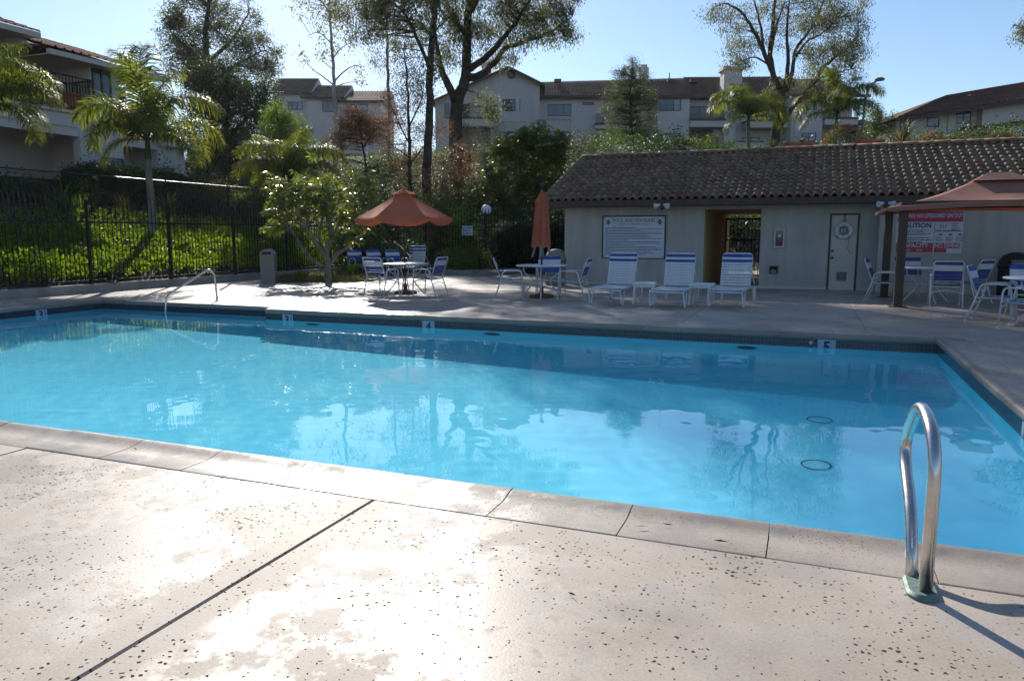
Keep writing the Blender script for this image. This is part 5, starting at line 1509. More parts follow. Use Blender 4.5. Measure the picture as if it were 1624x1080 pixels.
def rail_fence():
    # white rail fence along the crest, two stretches
    t = thing('rail_fence', 'white post and rail fence along the top of the slope', 'fence', Vector(FH)*57.0, YAW)
    for a, b in ((590, 650), (760, 830)):
        u0, u1 = (a-812)/FPX*57.5, (b-812)/FPX*57.5
        z = AD((a+b)/2, 228, 57).z
        for dz in (0, .45): MB().box(u0, u1, -.02, .02, z-dz-.12, z-dz).build('rail', M['white_tube'], t)
        x = u0
        while x <= u1+.1: MB().box(x-.06, x+.06, -.06, -.021, z-1.3, z+.05).build('post', M['white_tube'], t); x += 1.4
    for px in (1000,):
        p = AD(px, 236, 50); 
        o = MB().lathe([(.06, -.6), (.06, .3), (.09, .32), (.09, .42), (0, .46)], 10).build('path_light', M['white_tube'], None, p); tag(o, 'white bollard light before the hilltop hedge', 'path light')
rail_fence()
def street_lamp():
    D = 52.0; b = AD(1365, 228, D); top = AD(1373, 138, D)
    t = thing('street_lamp', 'tall grey street lamp beside the right hand palm', 'street lamp', (b.x, b.y, b.z-1.2), YAW)
    h = top.z - b.z + 1.2
    MB().tube(rounded([(0, 0, 0), (.1, 0, h*.82), (.30, 0, h), (.85, 0, h+.42)], .4, 5), 0.075, 8).build('pole', M['can_grey'], t)
    MB().lathe([(.0, -.1), (.28, -.05), (.34, .04), (.2, .14), (0, .16)], 16, (1.0, 0, h+.44)).build('lamp_head', M['can_grey'], t)
street_lamp()
for px, py, w_, lab in ((1270, 234, .80, 'square terracotta planter box above the pool house ridge, left of two'), (1378, 230, .64, 'square terracotta planter box beside the street lamp')):
    p = AD(px, py, 42.0); t = thing('planter_box', lab, 'planter', p, YAW)
    MB().box(-w_, w_, -.4, .4, -1.3, .12).build('box', M['terracotta'], t); MB().box(-w_-.04, w_+.04, -.44, .44, .121, .24).build('rim', M['terracotta'], t)
# ------------------------------------------------------------------ vegetation
def unit(v): return v / np.maximum(np.linalg.norm(v, axis=-1, keepdims=True), 1e-9)
def leaf_geo(c, L, W, mode='any', rng=RNG, cup=0.0):
    """one pointed leaf (quad) per centre"""
    n = len(c); d = rng.normal(size=(n, 3))
    if mode == 'droop': d = unit(d)*0.75 + np.array([0, 0, -0.95])
    elif mode == 'up': d = unit(d)*0.9 + np.array([0, 0, 0.7])
    elif mode == 'spike': d = unit(d)*0.55 + np.array([0, 0, 1.0])
    elif mode == 'flat': d[:, 2] *= 0.35
    d = unit(d); nrm = unit(rng.normal(size=(n, 3))); s = unit(np.cross(d, nrm))
    k = rng.uniform(0.65, 1.25, (n, 1)); l = d*L*k; w = s*W*0.5*k
    up = np.cross(s, d)*W*0.3
    v = np.stack([c, c + l*0.45 + w + up, c + l, c + l*0.45 - w + up], 1).reshape(-1, 3)
    return v, np.arange(4*n).reshape(n, 4)
def whorl_geo(c, L, W, k=8, droop=0.35, rng=RNG):
    """umbrella-like whorls of leaflets round each centre"""
    n = len(c); a = rng.uniform(0, 2*PI, (n, 1)) + np.arange(k)*2*PI/k
    ax = unit(rng.normal(size=(n, 3))*0.45 + np.array([0, 0, 1.0]))
    u = unit(np.cross(ax, rng.normal(size=(n, 3)))); v = np.cross(ax, u)
    d = unit(np.cos(a)[..., None]*u[:, None] + np.sin(a)[..., None]*v[:, None] - droop*ax[:, None] + rng.normal(size=(n, k, 3))*.08)
    s = unit(np.cross(d, ax[:, None])); l = L*rng.uniform(.75, 1.15, (n, k, 1))
    c_ = c[:, None] + d*l*0.15
    p1 = c_ + d*l*.5; dn = -ax[:, None]*l*.18
    q = np.stack([c_, p1 + s*W*.5, p1 - s*W*.5, c_ + d*l + dn], 2)      # n,k,4,3
    V = q.reshape(-1, 3); I = np.arange(n*k)*4
    F = np.concatenate([np.stack([I, I+1, I+3, I+2], 1)])
    return V, F
def ellipsoid_pts(n, c, r, shell=0.0, rng=RNG):
    d = unit(rng.normal(size=(n, 3))); u = rng.uniform(size=(n, 1))**(1/3)
    if shell: u = shell + (1-shell)*u
    return np.array(c) + d*u*np.array(r)
def clumps(centres, per, sig, rng=RNG):
    n = len(centres)
    p = np.repeat(centres, per, 0)
    s = np.array(sig) * rng.uniform(.6, 1.3, (n, 1)) if np.ndim(sig) == 0 else np.array(sig)
    s = np.repeat(np.broadcast_to(s, (n, s.shape[-1]) if np.ndim(s) else (n, 1)), per, 0)
    return p + rng.normal(size=p.shape)*s
class Branches:
    def __init__(s): s.V = []; s.F = []; s.n = 0; s.nodes = []
    def tube(s, pts, r0, r1, k=6):
        pts = np.array(pts, float); m = len(pts)
        t = unit(np.gradient(pts, axis=0)); ref = np.array([.3, .9, .1])
        u = unit(np.cross(t, ref)); v = np.cross(t, u)
        r = np.linspace(r0, r1, m)[:, None, None]
        a = np.arange(k)*2*PI/k
        ring = pts[:, None] + r*(np.cos(a)[None, :, None]*u[:, None] + np.sin(a)[None, :, None]*v[:, None])
        s.V.append(ring.reshape(-1, 3))
        i = np.arange(m-1)[:, None]*k; j = np.arange(k)[None]
        f = np.stack([i+j, i+(j+1) % k, i+k+(j+1) % k, i+k+j], -1).reshape(-1, 4) + s.n
        s.F.append(f); s.n += m*k
    def limb(s, pts, r0, r1, k=8, sub=5, wob=0.03):
        """smooth curve through points"""
        P = np.array(pts, float); out = []
        m = len(P)
        for i in range(m-1):
            p0, p1, p2, p3 = P[max(i-1, 0)], P[i], P[i+1], P[min(i+2, m-1)]
            for q in range(sub):
                t = q/sub
                out.append(.5*((2*p1) + (-p0+p2)*t + (2*p0-5*p1+4*p2-p3)*t*t + (-p0+3*p1-3*p2+p3)*t**3))
        out.append(P[-1]); out = np.array(out)
        L = np.linalg.norm(P[-1]-P[0])
        out[1:-1] += RNG.normal(size=(len(out)-2, 3))*wob*min(L*.1, 1)
        s.tube(out, r0, r1, k)
        s.nodes.append(np.concatenate([out, np.linspace(r0, r1, len(out))[:, None]], 1))
        return out
    def twigs(s, ends, r=.012, frac=1.0, k=3, below=True):
        nodes = np.concatenate(s.nodes)
        for e in ends:
            if RNG.uniform() > frac: continue
            d = np.linalg.norm(nodes[:, :3] - e, axis=1) + (np.maximum(nodes[:, 2] - e[2], 0)*1.5 if below else 0)
            j = int(np.argmin(d)); b = nodes[j, :3]
            L = np.linalg.norm(e-b)
            if L < .05: continue
            mid = (b+e)/2 + np.array([0, 0, L*.10]) + RNG.normal(size=3)*L*.07
            t = np.linspace(0, 1, 5)[:, None]
            s.tube((1-t)**2*b + 2*t*(1-t)*mid + t*t*e, min(r*(1+L*.9), nodes[j, 3]*.8+.004), r*.5, k)
    def build(s, name, mat, parent, off):
        return link(bpy.data.objects.new(name, np_mesh(name, np.concatenate(s.V) - off, np.concatenate(s.F), mat, True)), parent)
def leaf_obj(name, geos, mats, parent, off):
    V = []; F = []; MI = []; n = 0
    for i, (v, f, m) in enumerate(geos):
        V.append(v); F.append(f + n); MI.append(np.full(len(f), m)); n += len(v)
    o = bpy.data.objects.new(name, np_mesh(name, np.concatenate(V) - off, np.concatenate(F), mats, False, np.concatenate(MI)))
    return link(o, parent)

def px_tree(label, D, base, limbs, blobs, lmat, bark, leaf=(.2, .06), mode='droop', per=26, sig=.35, twig=.014, tfrac=1.0, name='tree', cat='tree', group=None, whorl=None, dens=2.2):
    """limbs: (points (px,py,dd), r0, r1); blobs: (px, py, rx, ry, n, dd, rd[, material]) in picture units at distance D"""
    b = AD(base[0], base[1], D + (base[2] if len(base) > 2 else 0)); gz = terrain_z(b.x, b.y)
    b.z = min(b.z, gz)
    t = thing(name, label, cat, b, 0, group); off = np.array(b)
    br = Branches(); W_ = lambda p: np.array(AD(p[0], p[1], D + (p[2] if len(p) > 2 else 0)))
    first = True
    for pts, r0, r1 in limbs:
        P = [W_(p) for p in pts]
        if first: P = [np.array(b) - np.array([0, 0, .3])] + P; first = False
        br.limb(P, r0, r1)
    mats = lmat if isinstance(lmat, list) else [lmat]
    geos = []; s = D/FPX
    for bl in blobs:
        px, py, rx, ry, n, dd, rd = bl[:7]; mi = bl[7] if len(bl) > 7 else 0
        c = W_((px, py, dd))
        q = ellipsoid_pts(n, (0, 0, 0), (rx*s, rd, ry*s), .25)
        E = c + q[:, :1]*RT + q[:, 1:2]*FH + q[:, 2:]*np.array([0, 0, 1])
        br.twigs(E, twig*.75, tfrac*.8)
        if whorl: v, f = whorl_geo(clumps(E, whorl[0], whorl[1]), leaf[0], leaf[1], whorl[2])
        else: v, f = leaf_geo(clumps(E, int(per*dens), sig*.78), leaf[0]*.82, leaf[1]*.86, mode)
        geos.append((v, f, mi))
    br.build('trunk', bark, t, off)
    leaf_obj('crown', geos, mats, t, off)
    return t

def shrub(label, c, r, lmat, n=60, per=30, sig=.16, leaf=(.12, .05), mode='any', bark=None, name='shrub', group=None, shell=.35, flowers=0, flat=False, cat='shrub'):
    """rounded shrub on the ground at c with radii r (x,y,z); stems inside"""
    c = Vector(c); t = thing(name, label, cat, c, 0, group); off = np.zeros(3)
    E = ellipsoid_pts(n, (0, 0, r[2]*.95), r, shell); E = E[E[:, 2] > -.1]
    br = Branches(); br.limb([(0, 0, -.4), (0.02, 0.01, r[2]*.3), (0, .03, r[2]*.8)], .05+.02*r[2], .02, 5, 3)
    br.twigs(E, .008, .6)
    v, f = leaf_geo(clumps(E, per, sig), leaf[0], leaf[1], mode)
    geos = [(v, f, 0)]; mats = [lmat]
    if flowers:
        P = ellipsoid_pts(flowers, (0, 0, r[2]*.95), r, .95); P = P[P[:, 2] > r[2]*.5]
        v, f = leaf_geo(clumps(P, 6, .05), .07, .06); geos.append((v, f, 1)); mats.append(M['flower_red'])
    br.build('stem', bark or M['bark_dark'], t, off); leaf_obj('foliage', geos, mats, t, off)
    return t
def at(px, py, D, sink=0.0):
    p = AD(px, py, D); return Vector((p.x, p.y, p.z - sink))
def ground_at(px, D):
    p = AD(px, 400, D); return Vector((p.x, p.y, terrain_z(p.x, p.y)-.1))
def px_shrub(label, px, ptop, D, wpx, lmat, depth=None, **kw):
    """shrub rooted on the slope at distance D whose top shows at row ptop, wpx wide"""
    g_ = ground_at(px, D); top = AD(px, ptop, D).z
    rx = wpx*.5*D/FPX; rz = max(.25, (top-g_.z)*.5)
    return shrub(label, g_, (rx, depth or rx, rz), lmat, **kw)

# ---- ground cover on the slope beside the pool
def ground_cover():
    n = 7200; x = -16.35 - RNG.uniform(0, 1, n)**.9*4.9; y = RNG.uniform(7.2, 27.5, n)
    nz = np.sin(x*2.1+y*1.3)*np.sin(y*1.9-x*.7)
    z = np.array([terrain_z(a, b) for a, b in zip(x, y)]) + .04 + .13*(nz*.5+.5) + RNG.uniform(0, .08, n)
    keep = ~((x < -19.6) & (RNG.uniform(size=n) < .55))
    c = np.stack([x, y, z], 1)[keep]
    v1, f1 = leaf_geo(clumps(c, 9, .055), .105, .05, 'up')
    o = leaf_obj('ground_cover', [(v1, f1, 0)], [M['lf_cover']], None, np.zeros(3)); tag(o, 'bright green succulent ground cover on the fenced slope', 'ground cover', kind='stuff')
ground_cover()

# ---- undergrowth that covers the hillside
def undergrowth():
    geos = []; n = 4200
    d = RNG.uniform(27.5, 56, n); px = RNG.uniform(240, 1700, n)
    P = []
    for a, b in zip(px, d):
        p = AD(a, 400, b)
        if p.y < 26.2 and p.x > -22: continue
        if a > 960 and b > 50: continue
        if p.x > -9 and p.y < 33: continue
        if p.x < -25.5 and p.y < 27.5: continue
        P.append((p.x, p.y, terrain_z(p.x, p.y) + RNG.uniform(.05, 1.0)*(1 if b < 50 else .35)))
    P = np.array(P); k = RNG.uniform(size=len(P)); k = np.where(P[:, 0] > -14, k*.87, k)
    for mi, (lo, hi) in enumerate(((0, .62), (.62, .88), (.88, 1))):
        v, f = leaf_geo(clumps(P[(k >= lo) & (k < hi)], 30, .30), .15, .07, 'any'); geos.append((v, f, mi))
    o = leaf_obj('undergrowth', geos, [M['lf_dark'], M['lf_mid'], M['lf_rust']], None, np.zeros(3)); tag(o, 'dark tangled undergrowth covering the hillside', 'undergrowth', kind='stuff')
    # mown strip along the crest
    n = 24000; d = RNG.uniform(47, 72, n); u = RNG.uniform(-32, 42, n)
    c = FH*d[:, None] + RT*u[:, None]; c[:, 2] = [terrain_z(a, b)-.14 for a, b in c[:, :2]]
    v, f = leaf_geo(c, .30, .05, 'spike'); o = leaf_obj('lawn', [(v, f, 0)], [M['lf_mid']], None, np.zeros(3)); tag(o, 'strip of grass along the top of the slope', 'grass', kind='stuff')
undergrowth()

# ---- queen palms
def frond_mesh(L, e0, e1, seed, mat=None):
    rng = np.random.default_rng(seed); m = 26
    t = np.linspace(0, 1, m); el = e0 + (e1-e0)*t**1.55
    dx, dz = np.cos(el), np.sin(el); x = np.concatenate([[0], np.cumsum(dx[:-1])])*L/m; z = np.concatenate([[0], np.cumsum(dz[:-1])])*L/m
    y = np.cumsum(rng.normal(size=m)*.004)
    R_ = np.stack([x, y, z], 1)
    br = Branches(); br.tube(R_, .026, .005, 4); V = [br.V[0]]; F = [br.F[0]]; n = br.n; MI = [np.zeros(len(br.F[0]))]
    k = 96; tt = np.repeat(np.linspace(.10, 1.0, k), 2); side = np.tile([1., -1.], k)
    P = np.stack([np.interp(tt, t, R_[:, i]) for i in range(3)], 1); a = np.interp(tt, t, el)
    T = np.stack([np.cos(a), 0*a, np.sin(a)], 1); Nn = np.stack([-np.sin(a), 0*a, np.cos(a)], 1)
    ln = (.20 + .46*np.sin(PI*np.clip(tt*.93+.05, 0, 1))**.7)*rng.uniform(.85, 1.15, 2*k)*(L/2.6)
    S = np.array([0, 1., 0])*side[:, None]
    d = unit(S*.95 + T*.55 + Nn*rng.normal(.18, .38, (2*k, 1)) + rng.normal(size=(2*k, 3))*.06)
    g_ = np.array([0, 0, -1.])
    p1 = P + d*ln[:, None]*.42; d2 = unit(d*.75 + g_*.55); p2 = p1 + d2*ln[:, None]*.33; d3 = unit(d2*.5 + g_*.9); p3 = p2 + d3*ln[:, None]*.32
    w = unit(np.cross(d, Nn))*.0145
    q = np.stack([P-w*.6, P+w*.6, p1+w, p1-w, p2+w*.8, p2-w*.8, p3+w*.15, p3-w*.15], 1).reshape(-1, 3)
    I = np.arange(2*k)*8 + n
    V.append(q); F.append(np.stack([I, I+1, I+2, I+3], 1)); F.append(np.stack([I+3, I+2, I+4, I+5], 1)); F.append(np.stack([I+5, I+4, I+6, I+7], 1))
    MI += [np.ones(2*k)]*3
    return np_mesh('frond', np.concatenate(V), np.concatenate(F), [M['lf_mid'], M['lf_palm']], False, np.concatenate(MI))
FR = {k: [frond_mesh(2.6, *e, s*10+i) for i, e in enumerate(((R(e0), R(e1)), (R(e0-8), R(e1-14))))]
      for s, (k, e0, e1) in enumerate((('up', 86, 18), ('mid', 72, -58), ('low', 48, -82), ('drop', 14, -88)))}
def palm(label, D, crown, base, fronds, L=2.6, trunk=(.15, .10), spear=True, group='feathery queen palms'):
    """crown (px,py): where the fronds spring; base (px,py)"""
    c = AD(*crown, D); b = AD(*base, D); b.z = min(b.z, terrain_z(b.x, b.y)) - .1
    t = thing('palm_tree', label, 'palm', b, 0, group); off = np.array(b); h = c.z - b.z
    br = Branches(); top = np.array(c)
    br.limb([off, off + (top-off)*.35 + np.array([.05, .03, 0]), off + (top-off)*.7, top - np.array([0, 0, .35])], trunk[0], trunk[1], 12, 8, .0)
    br.build('trunk', M['palm_bark'], t, off)
    cs = Branches(); cs.limb([top - np.array([0, 0, .5]), top - np.array([0, 0, .15]), top + np.array([0, 0, .35])], trunk[1]*1.25, .05, 10, 4, 0)
    cs.build('crownshaft', M['lf_mid'], t, off)
    for i, (k, az, sc) in enumerate(fronds):
        m = FR[k][i % 2]; s = L/2.6*sc
        place('frond', m, t, (top[0]-off[0], top[1]-off[1], h + .08*random.random()), (random.uniform(-.25, .25), 0, YAW + R(az + random.uniform(-9, 9))), (s, s, s))
    return t
# azimuth 0 = picture right, 90 = away, 180 = picture left, 270 = towards the camera
palm('queen palm standing on the slope in front of the left apartment building', 23.6, (234, 226), (240, 395),
     [('up', 110, 1.36), ('up', 260, 1.1), ('up', 40, 1.0), ('mid', 180, 1.12), ('mid', 8, 1.05), ('mid', 215, .9), ('mid', 320, .95), ('mid', 150, .9), ('low', 20, .95), ('low', 165, .85), ('low', 300, .9), ('low', 240, .85), ('mid', 90, 1), ('low', 60, .9), ('drop', 345, .8), ('drop', 200, .6)], 2.95, (.125, .085))
palm('queen palm behind the umbrella tree with a glossy spreading crown', 30.0, (460, 284), (460, 420),
     [('up', 80, .9), ('up', 200, .8), ('mid', 175, 1.05), ('mid', 5, 1.1), ('mid', 40, 1), ('mid', 140, 1), ('mid', 255, .95), ('mid', 300, .95), ('low', 190, .95), ('low', 350, 1), ('low', 30, .9), ('low', 150, .9), ('low', 270, .9), ('mid', 100, 1), ('low', 225, .9), ('low', 315, .9), ('up', 330, .8)], 2.85, (.15, .11))
palm('queen palm cut off by the left photo edge', 19.5, (-20, 172), (-25, 440),
     [('up', 60, 1), ('mid', 10, 1.1), ('mid', 345, 1.05), ('mid', 40, 1), ('low', 0, 1), ('low', 330, 1), ('low', 30, 1), ('drop', 350, .9), ('drop', 15, .8), ('mid', 200, 1), ('mid', 120, 1), ('low', 250, 1), ('low', 160, 1), ('up', 250, .9)], 2.15, (.16, .11))
palm('queen palm in front of the hilltop building, left of the spreading bare limbed tree', 46.0, (1187, 188), (1187, 238),
     [('up', 80, .9), ('up', 200, .85), ('mid', 175, 1.05), ('mid', 10, .9), ('mid', 250, 1), ('mid', 300, 1), ('low', 185, 1.05), ('low', 0, 1), ('low', 280, 1), ('low', 235, .95), ('low', 330, .9), ('mid', 120, 1), ('mid', 60, 1), ('drop', 200, .7), ('drop', 340, .8)], 3.15, (.13, .10))
palm('queen palm in front of the hilltop building, beside the street lamp', 47.0, (1327, 184), (1326, 240),
     [('up', 100, 1.1), ('up', 20, 1), ('up', 200, .95), ('mid', 180, 1.05), ('mid', 0, 1.15), ('mid', 250, 1), ('mid', 310, 1), ('low', 190, 1.1), ('low', 10, 1), ('low', 280, 1), ('low', 240, 1), ('mid', 130, 1), ('mid', 50, 1), ('low', 320, 1), ('drop', 170, .8)], 3.4, (.14, .10))

# ---- trees against the sky
px_tree('tall dark eucalyptus with a straight near-black trunk behind the orange umbrella', 38.0, (676, 330),
        [([(678, 250), (681, 170), (684, 90, .3), (688, 10, .6), (694, -90, 1.2), (700, -200, 1.5)], .235, .09), ([(683, 110), (660, 60, -.8), (640, 20, -1.4), (600, -10, -2)], .10, .03), ([(688, 20), (720, -60, 1), (760, -140, 1.5)], .10, .03), ([(686, 60), (668, 38, .5), (640, 28, 1), (612, 24, 1.5)], .09, .02)],
        [(690, -60, 105, 60, 120, .5, 3.2), (640, 10, 62, 34, 70, -1, 2.2), (615, -50, 80, 50, 60, 0, 2.4), (770, -110, 90, 70, 110, 1, 2.8), (700, -180, 140, 70, 150, 1, 3.6), (694, -122, 125, 48, 170, .5, 3.2), (585, 40, 26, 38, 26, 0, 1), (672, 120, 24, 40, 22, 0, .8), (560, 8, 46, 26, 34, 0, 1.3)],
        M['lf_euc'], M['bark_dark'], (.24, .055), 'droop', 24, .34)
px_tree('large forked eucalyptus reaching over the gabled building', 46.0, (724, 232),
        [([(723, 190), (728, 152), (738, 125), (741, 70, .4), (744, 0, .6), (750, -90, .5), (752, -180, .5)], .43, .13),
         ([(724, 165), (713, 140, -.5), (700, 110, -1), (694, 80, -1.4), (690, 50, -2)], .28, .06),
         ([(742, 124), (765, 118, .5), (785, 98, 1), (805, 76, 1.4), (835, 66, 1.8), (880, 48, 2), (908, 26, 2)], .26, .03),
         ([(745, 110), (770, 92, -.5), (790, 72, -1), (815, 40, -1.5), (840, 0, -2), (860, -50, -2)], .22, .04),
         ([(742, 60), (720, 30, .8), (700, -20, 1.2), (680, -80, 1.6)], .20, .04), ([(744, 20), (780, -40, 0), (820, -100, 0)], .2, .04), ([(716, 148), (735, 142, 0), (760, 150, .3)], .08, .02)],
        [(760, 18, 62, 38, 74, 0, 2.4), (812, 38, 58, 34, 80, 0, 2.2), (868, 40, 46, 26, 62, 1.6, 1.6), (890, -5, 34, 24, 34, 2, 1.6), (835, -30, 70, 34, 64, -1, 2.6), (735, 66, 34, 36, 40, .5, 1.6), (795, 92, 22, 14, 14, 1, .8), (700, 50, 30, 44, 44, -1, 1.6), (770, -90, 110, 50, 115, 0, 3.4), (700, -60, 70, 60, 90, 1, 3), (770, 168, 22, 26, 18, .2, .7), (905, 52, 12, 10, 8, 2, .6), (640, 66, 20, 34, 18, -1, .9), (750, -190, 130, 60, 90, 0, 3.5)],
        M['lf_euc'], M['bark_dark'], (.25, .06), 'droop', 26, .36)
px_tree('thin pale trunked sycamore with few leaves', 52.0, (530, 250),
        [([(532, 190), (530, 140), (527, 80), (524, 20), (520, -50)], .16, .05), ([(530, 136), (512, 122, .4), (498, 112, .8), (480, 94, 1)], .055, .012), ([(530, 130), (548, 112, -.4), (566, 104, -.6), (574, 112, -.6)], .055, .012), ([(527, 95), (540, 78, 0), (560, 66, 0)], .05, .012), ([(526, 70), (505, 52, 0), (486, 60, 0)], .045, .01), ([(531, 138), (550, 132, .4), (574, 128, .4)], .04, .01), ([(522, 20), (500, -10, 0), (480, -20, 0)], .05, .015), ([(521, 0), (545, -25, 0), (570, -30, 0)], .05, .015), ([(527, 110), (512, 96, -.5), (508, 84, -.5)], .03, .01)],
        [(527, 40, 36, 44, 36, 0, 1.4), (500, 12, 40, 22, 34, 0, 1.4), (545, 18, 30, 26, 26, 0, 1.2), (480, 92, 12, 10, 5, 1, .4), (570, 110, 12, 10, 6, -.5, .4), (512, 84, 14, 12, 7, 0, .5), (520, -40, 60, 34, 46, 0, 2), (558, 66, 12, 10, 6, 0, .4), (570, 128, 10, 6, 4, .4, .3)],
        [M['lf_pale']], M['bark_pale'], (.20, .13), 'droop', 9, .28, .010, dens=1.2)
px_tree('slender pole-like eucalyptus between the pale sycamore and the dark trunk', 56.0, (617, 245),
        [([(617, 200), (616, 120), (614, 60), (612, 20), (608, -60)], .13, .06), ([(615, 84), (624, 76, .3), (630, 66, .4)], .05, .012), ([(614, 50), (600, 30, .2), (590, 10, .2)], .05, .012)],
        [(605, 30, 34, 26, 30, 0, 1.4), (628, 62, 12, 14, 8, .4, .6), (598, -30, 60, 40, 50, 0, 2), (600, 100, 10, 24, 10, 0, .5)],
        M['lf_euc'], M['bark_grey'], (.24, .06), 'droop', 16, .32, .010)
px_tree('broad airy eucalyptus rising behind the left apartment building', 55.0, (335, 250),
        [([(338, 180), (332, 120), (326, 70), (330, 20), (336, -30)], .38, .10), ([(332, 120), (300, 80, -1), (270, 50, -1.4)], .16, .04), ([(330, 100), (370, 60, 1), (395, 20, 1.4)], .16, .04), ([(334, 130), (380, 100, 0), (420, 80, 0)], .15, .03)],
        [(318, 20, 52, 30, 70, 0, 2.6), (280, 62, 30, 40, 56, -1, 1.8), (372, 42, 44, 34, 70, 1, 2.4), (410, 82, 34, 28, 50, 0, 1.6), (335, 76, 58, 34, 90, 0, 2.6), (300, 110, 34, 26, 40, -1, 1.6), (390, 120, 46, 24, 50, 0, 2), (272, 28, 18, 16, 18, -1, 1), (430, 110, 14, 14, 12, 0, .7), (330, -12, 60, 22, 46, 0, 2.2)],
        M['lf_euc'], M['bark_dark'], (.25, .075), 'any', 24, .34)
px_tree('dense dark green tree filling the gap beside the left apartment building', 42.0, (360, 330),
        [([(360, 260), (358, 200), (362, 140)], .34, .10), ([(360, 230), (330, 180, -1), (318, 150, -1)], .14, .04), ([(360, 220), (400, 180, .5), (420, 160, .5)], .14, .04)],
        [(350, 150, 52, 50, 150, 0, 2.2), (385, 190, 46, 60, 140, 0, 2), (330, 220, 40, 60, 130, -.5, 2), (420, 160, 24, 34, 50, .6, 1.2), (370, 260, 70, 40, 130, -.4, 2), (322, 120, 22, 22, 28, -1, 1), (400, 250, 50, 50, 80, -.6, 1.5, 1)],
        [M['lf_dark'], M['lf_mid']], M['bark_dark'], (.17, .06), 'any', 36, .30)
px_tree('feathery bright green young conifer above the glossy palm', 36.0, (450, 330),
        [([(448, 240), (442, 190), (436, 168)], .12, .02)],
        [(438, 185, 20, 16, 30, 0, .6), (450, 205, 32, 18, 46, 0, .9), (462, 228, 40, 20, 52, 0, 1.1), (440, 240, 40, 30, 60, 0, 1.2)],
        M['lf_bright'], M['bark_dark'], (.16, .035), 'up', 30, .24)
px_tree('dark spreading cedar in front of the hilltop building', 56.0, (1000, 250),
        [([(1001, 200), (1000, 150), (1004, 92)], .20, .02)],
        [(1004, 100, 7, 8, 10, 0, .4), (996, 112, 22, 8, 26, 0, .8), (1012, 122, 18, 8, 20, 0, .8), (985, 120, 14, 5, 12, 0, .5), (1000, 136, 32, 10, 50, 0, 1.4), (988, 150, 30, 9, 44, 0, 1.3), (1022, 150, 22, 10, 34, 0, 1.2), (1000, 166, 40, 11, 64, 0, 1.7), (974, 178, 24, 9, 30, 0, 1.2), (1012, 184, 40, 12, 66, 0, 1.8), (1002, 200, 46, 12, 70, 0, 1.9), (990, 218, 38, 12, 50, 0, 1.6, 1), (1028, 214, 24, 10, 24, 0, 1)],
        [M['lf_cedar'], M['lf_bright']], M['bark_dark'], (.16, .035), 'flat', 34, .22)
px_tree('big many limbed tree with a high open crown above the pool house', 50.0, (1228, 240),
        [([(1231, 205), (1236, 175), (1240, 150), (1228, 125), (1222, 80), (1226, 30), (1236, -40)], .34, .08),
         ([(1232, 205), (1250, 180, .5), (1268, 158, .8), (1284, 138, 1), (1310, 104, 1.3), (1340, 80, 1.5), (1360, 60, 1.5)], .26, .03),
         ([(1240, 150), (1256, 120, .6), (1262, 80, .8), (1290, 40, 1), (1310, -10, 1)], .18, .04), ([(1244, 140), (1250, 100, -.5), (1248, 50, -.8), (1252, 0, -1)], .17, .04),
         ([(1228, 124), (1210, 80, -.5), (1196, 50, -.8), (1176, 20, -1), (1150, 6, -1), (1130, 14, -1)], .17, .02), ([(1212, 82), (1206, 40, 0), (1196, 0, 0), (1190, -40, 0)], .10, .03),
         ([(1222, 84), (1232, 40, .4), (1246, 0, .6)], .12, .03), ([(1228, 110), (1200, 92, .5), (1180, 96, .5), (1160, 104, .5)], .07, .015), ([(1262, 90), (1280, 66, 0), (1300, 56, 0), (1330, 30, 0)], .10, .02), ([(1270, 156), (1296, 128, 0), (1320, 118, 0), (1350, 110, 0)], .08, .02)],
        [(1142, 22, 26, 14, 26, -1, 1.2), (1172, 78, 24, 18, 28, .5, 1.2), (1168, 100, 22, 10, 18, .5, .9), (1205, 30, 40, 24, 34, 0, 1.8), (1330, 50, 40, 40, 76, 1, 2.2), (1352, 92, 22, 26, 40, 1, 1.3), (1315, 90, 36, 22, 54, .8, 1.8), (1290, 20, 44, 30, 56, .6, 2.2), (1250, 20, 44, 30, 34, 0, 2), (1300, 122, 40, 14, 34, .6, 1.4), (1340, 10, 36, 28, 44, 1, 2), (1260, -30, 100, 24, 70, 0, 3), (1230, 60, 34, 26, 14, 0, 1.6), (1244, 132, 20, 14, 14, -.4, .8), (1160, 50, 18, 12, 10, -.6, .7), (1290, 66, 40, 30, 30, .4, 1.8)],
        M['lf_euc'], M['bark_dark'], (.20, .055), 'droop', 22, .33, .012)
px_tree('leafy branch tips of a tree beyond the right photo edge', 40.0, (1760, 240),
        [([(1740, 150), (1725, 80), (1700, 40)], .2, .08), ([(1725, 90), (1680, 60, 0), (1640, 46, 0), (1606, 40, 0)], .07, .012)],
        [(1620, 46, 16, 8, 8, 0, .4), (1618, 56, 8, 6, 4, 0, .3), (1690, 40, 60, 40, 60, 0, 2)], M['lf_euc'], M['bark_dark'], (.2, .06), 'droop', 18, .26, .010)
px_tree('low leafy tree between the two hilltop buildings', 62.0, (1388, 240), [([(1388, 215), (1392, 195), (1396, 182)], .12, .03), ([(1390, 200), (1408, 192), (1418, 186)], .05, .01)],
        [(1384, 186, 14, 12, 20, 0, .9), (1398, 200, 20, 12, 26, 0, 1), (1390, 214, 24, 12, 30, 0, 1.1), (1412, 190, 10, 5, 8, 0, .4)], M['lf_mid'], M['bark_dark'], (.2, .08), 'any', 20, .3)
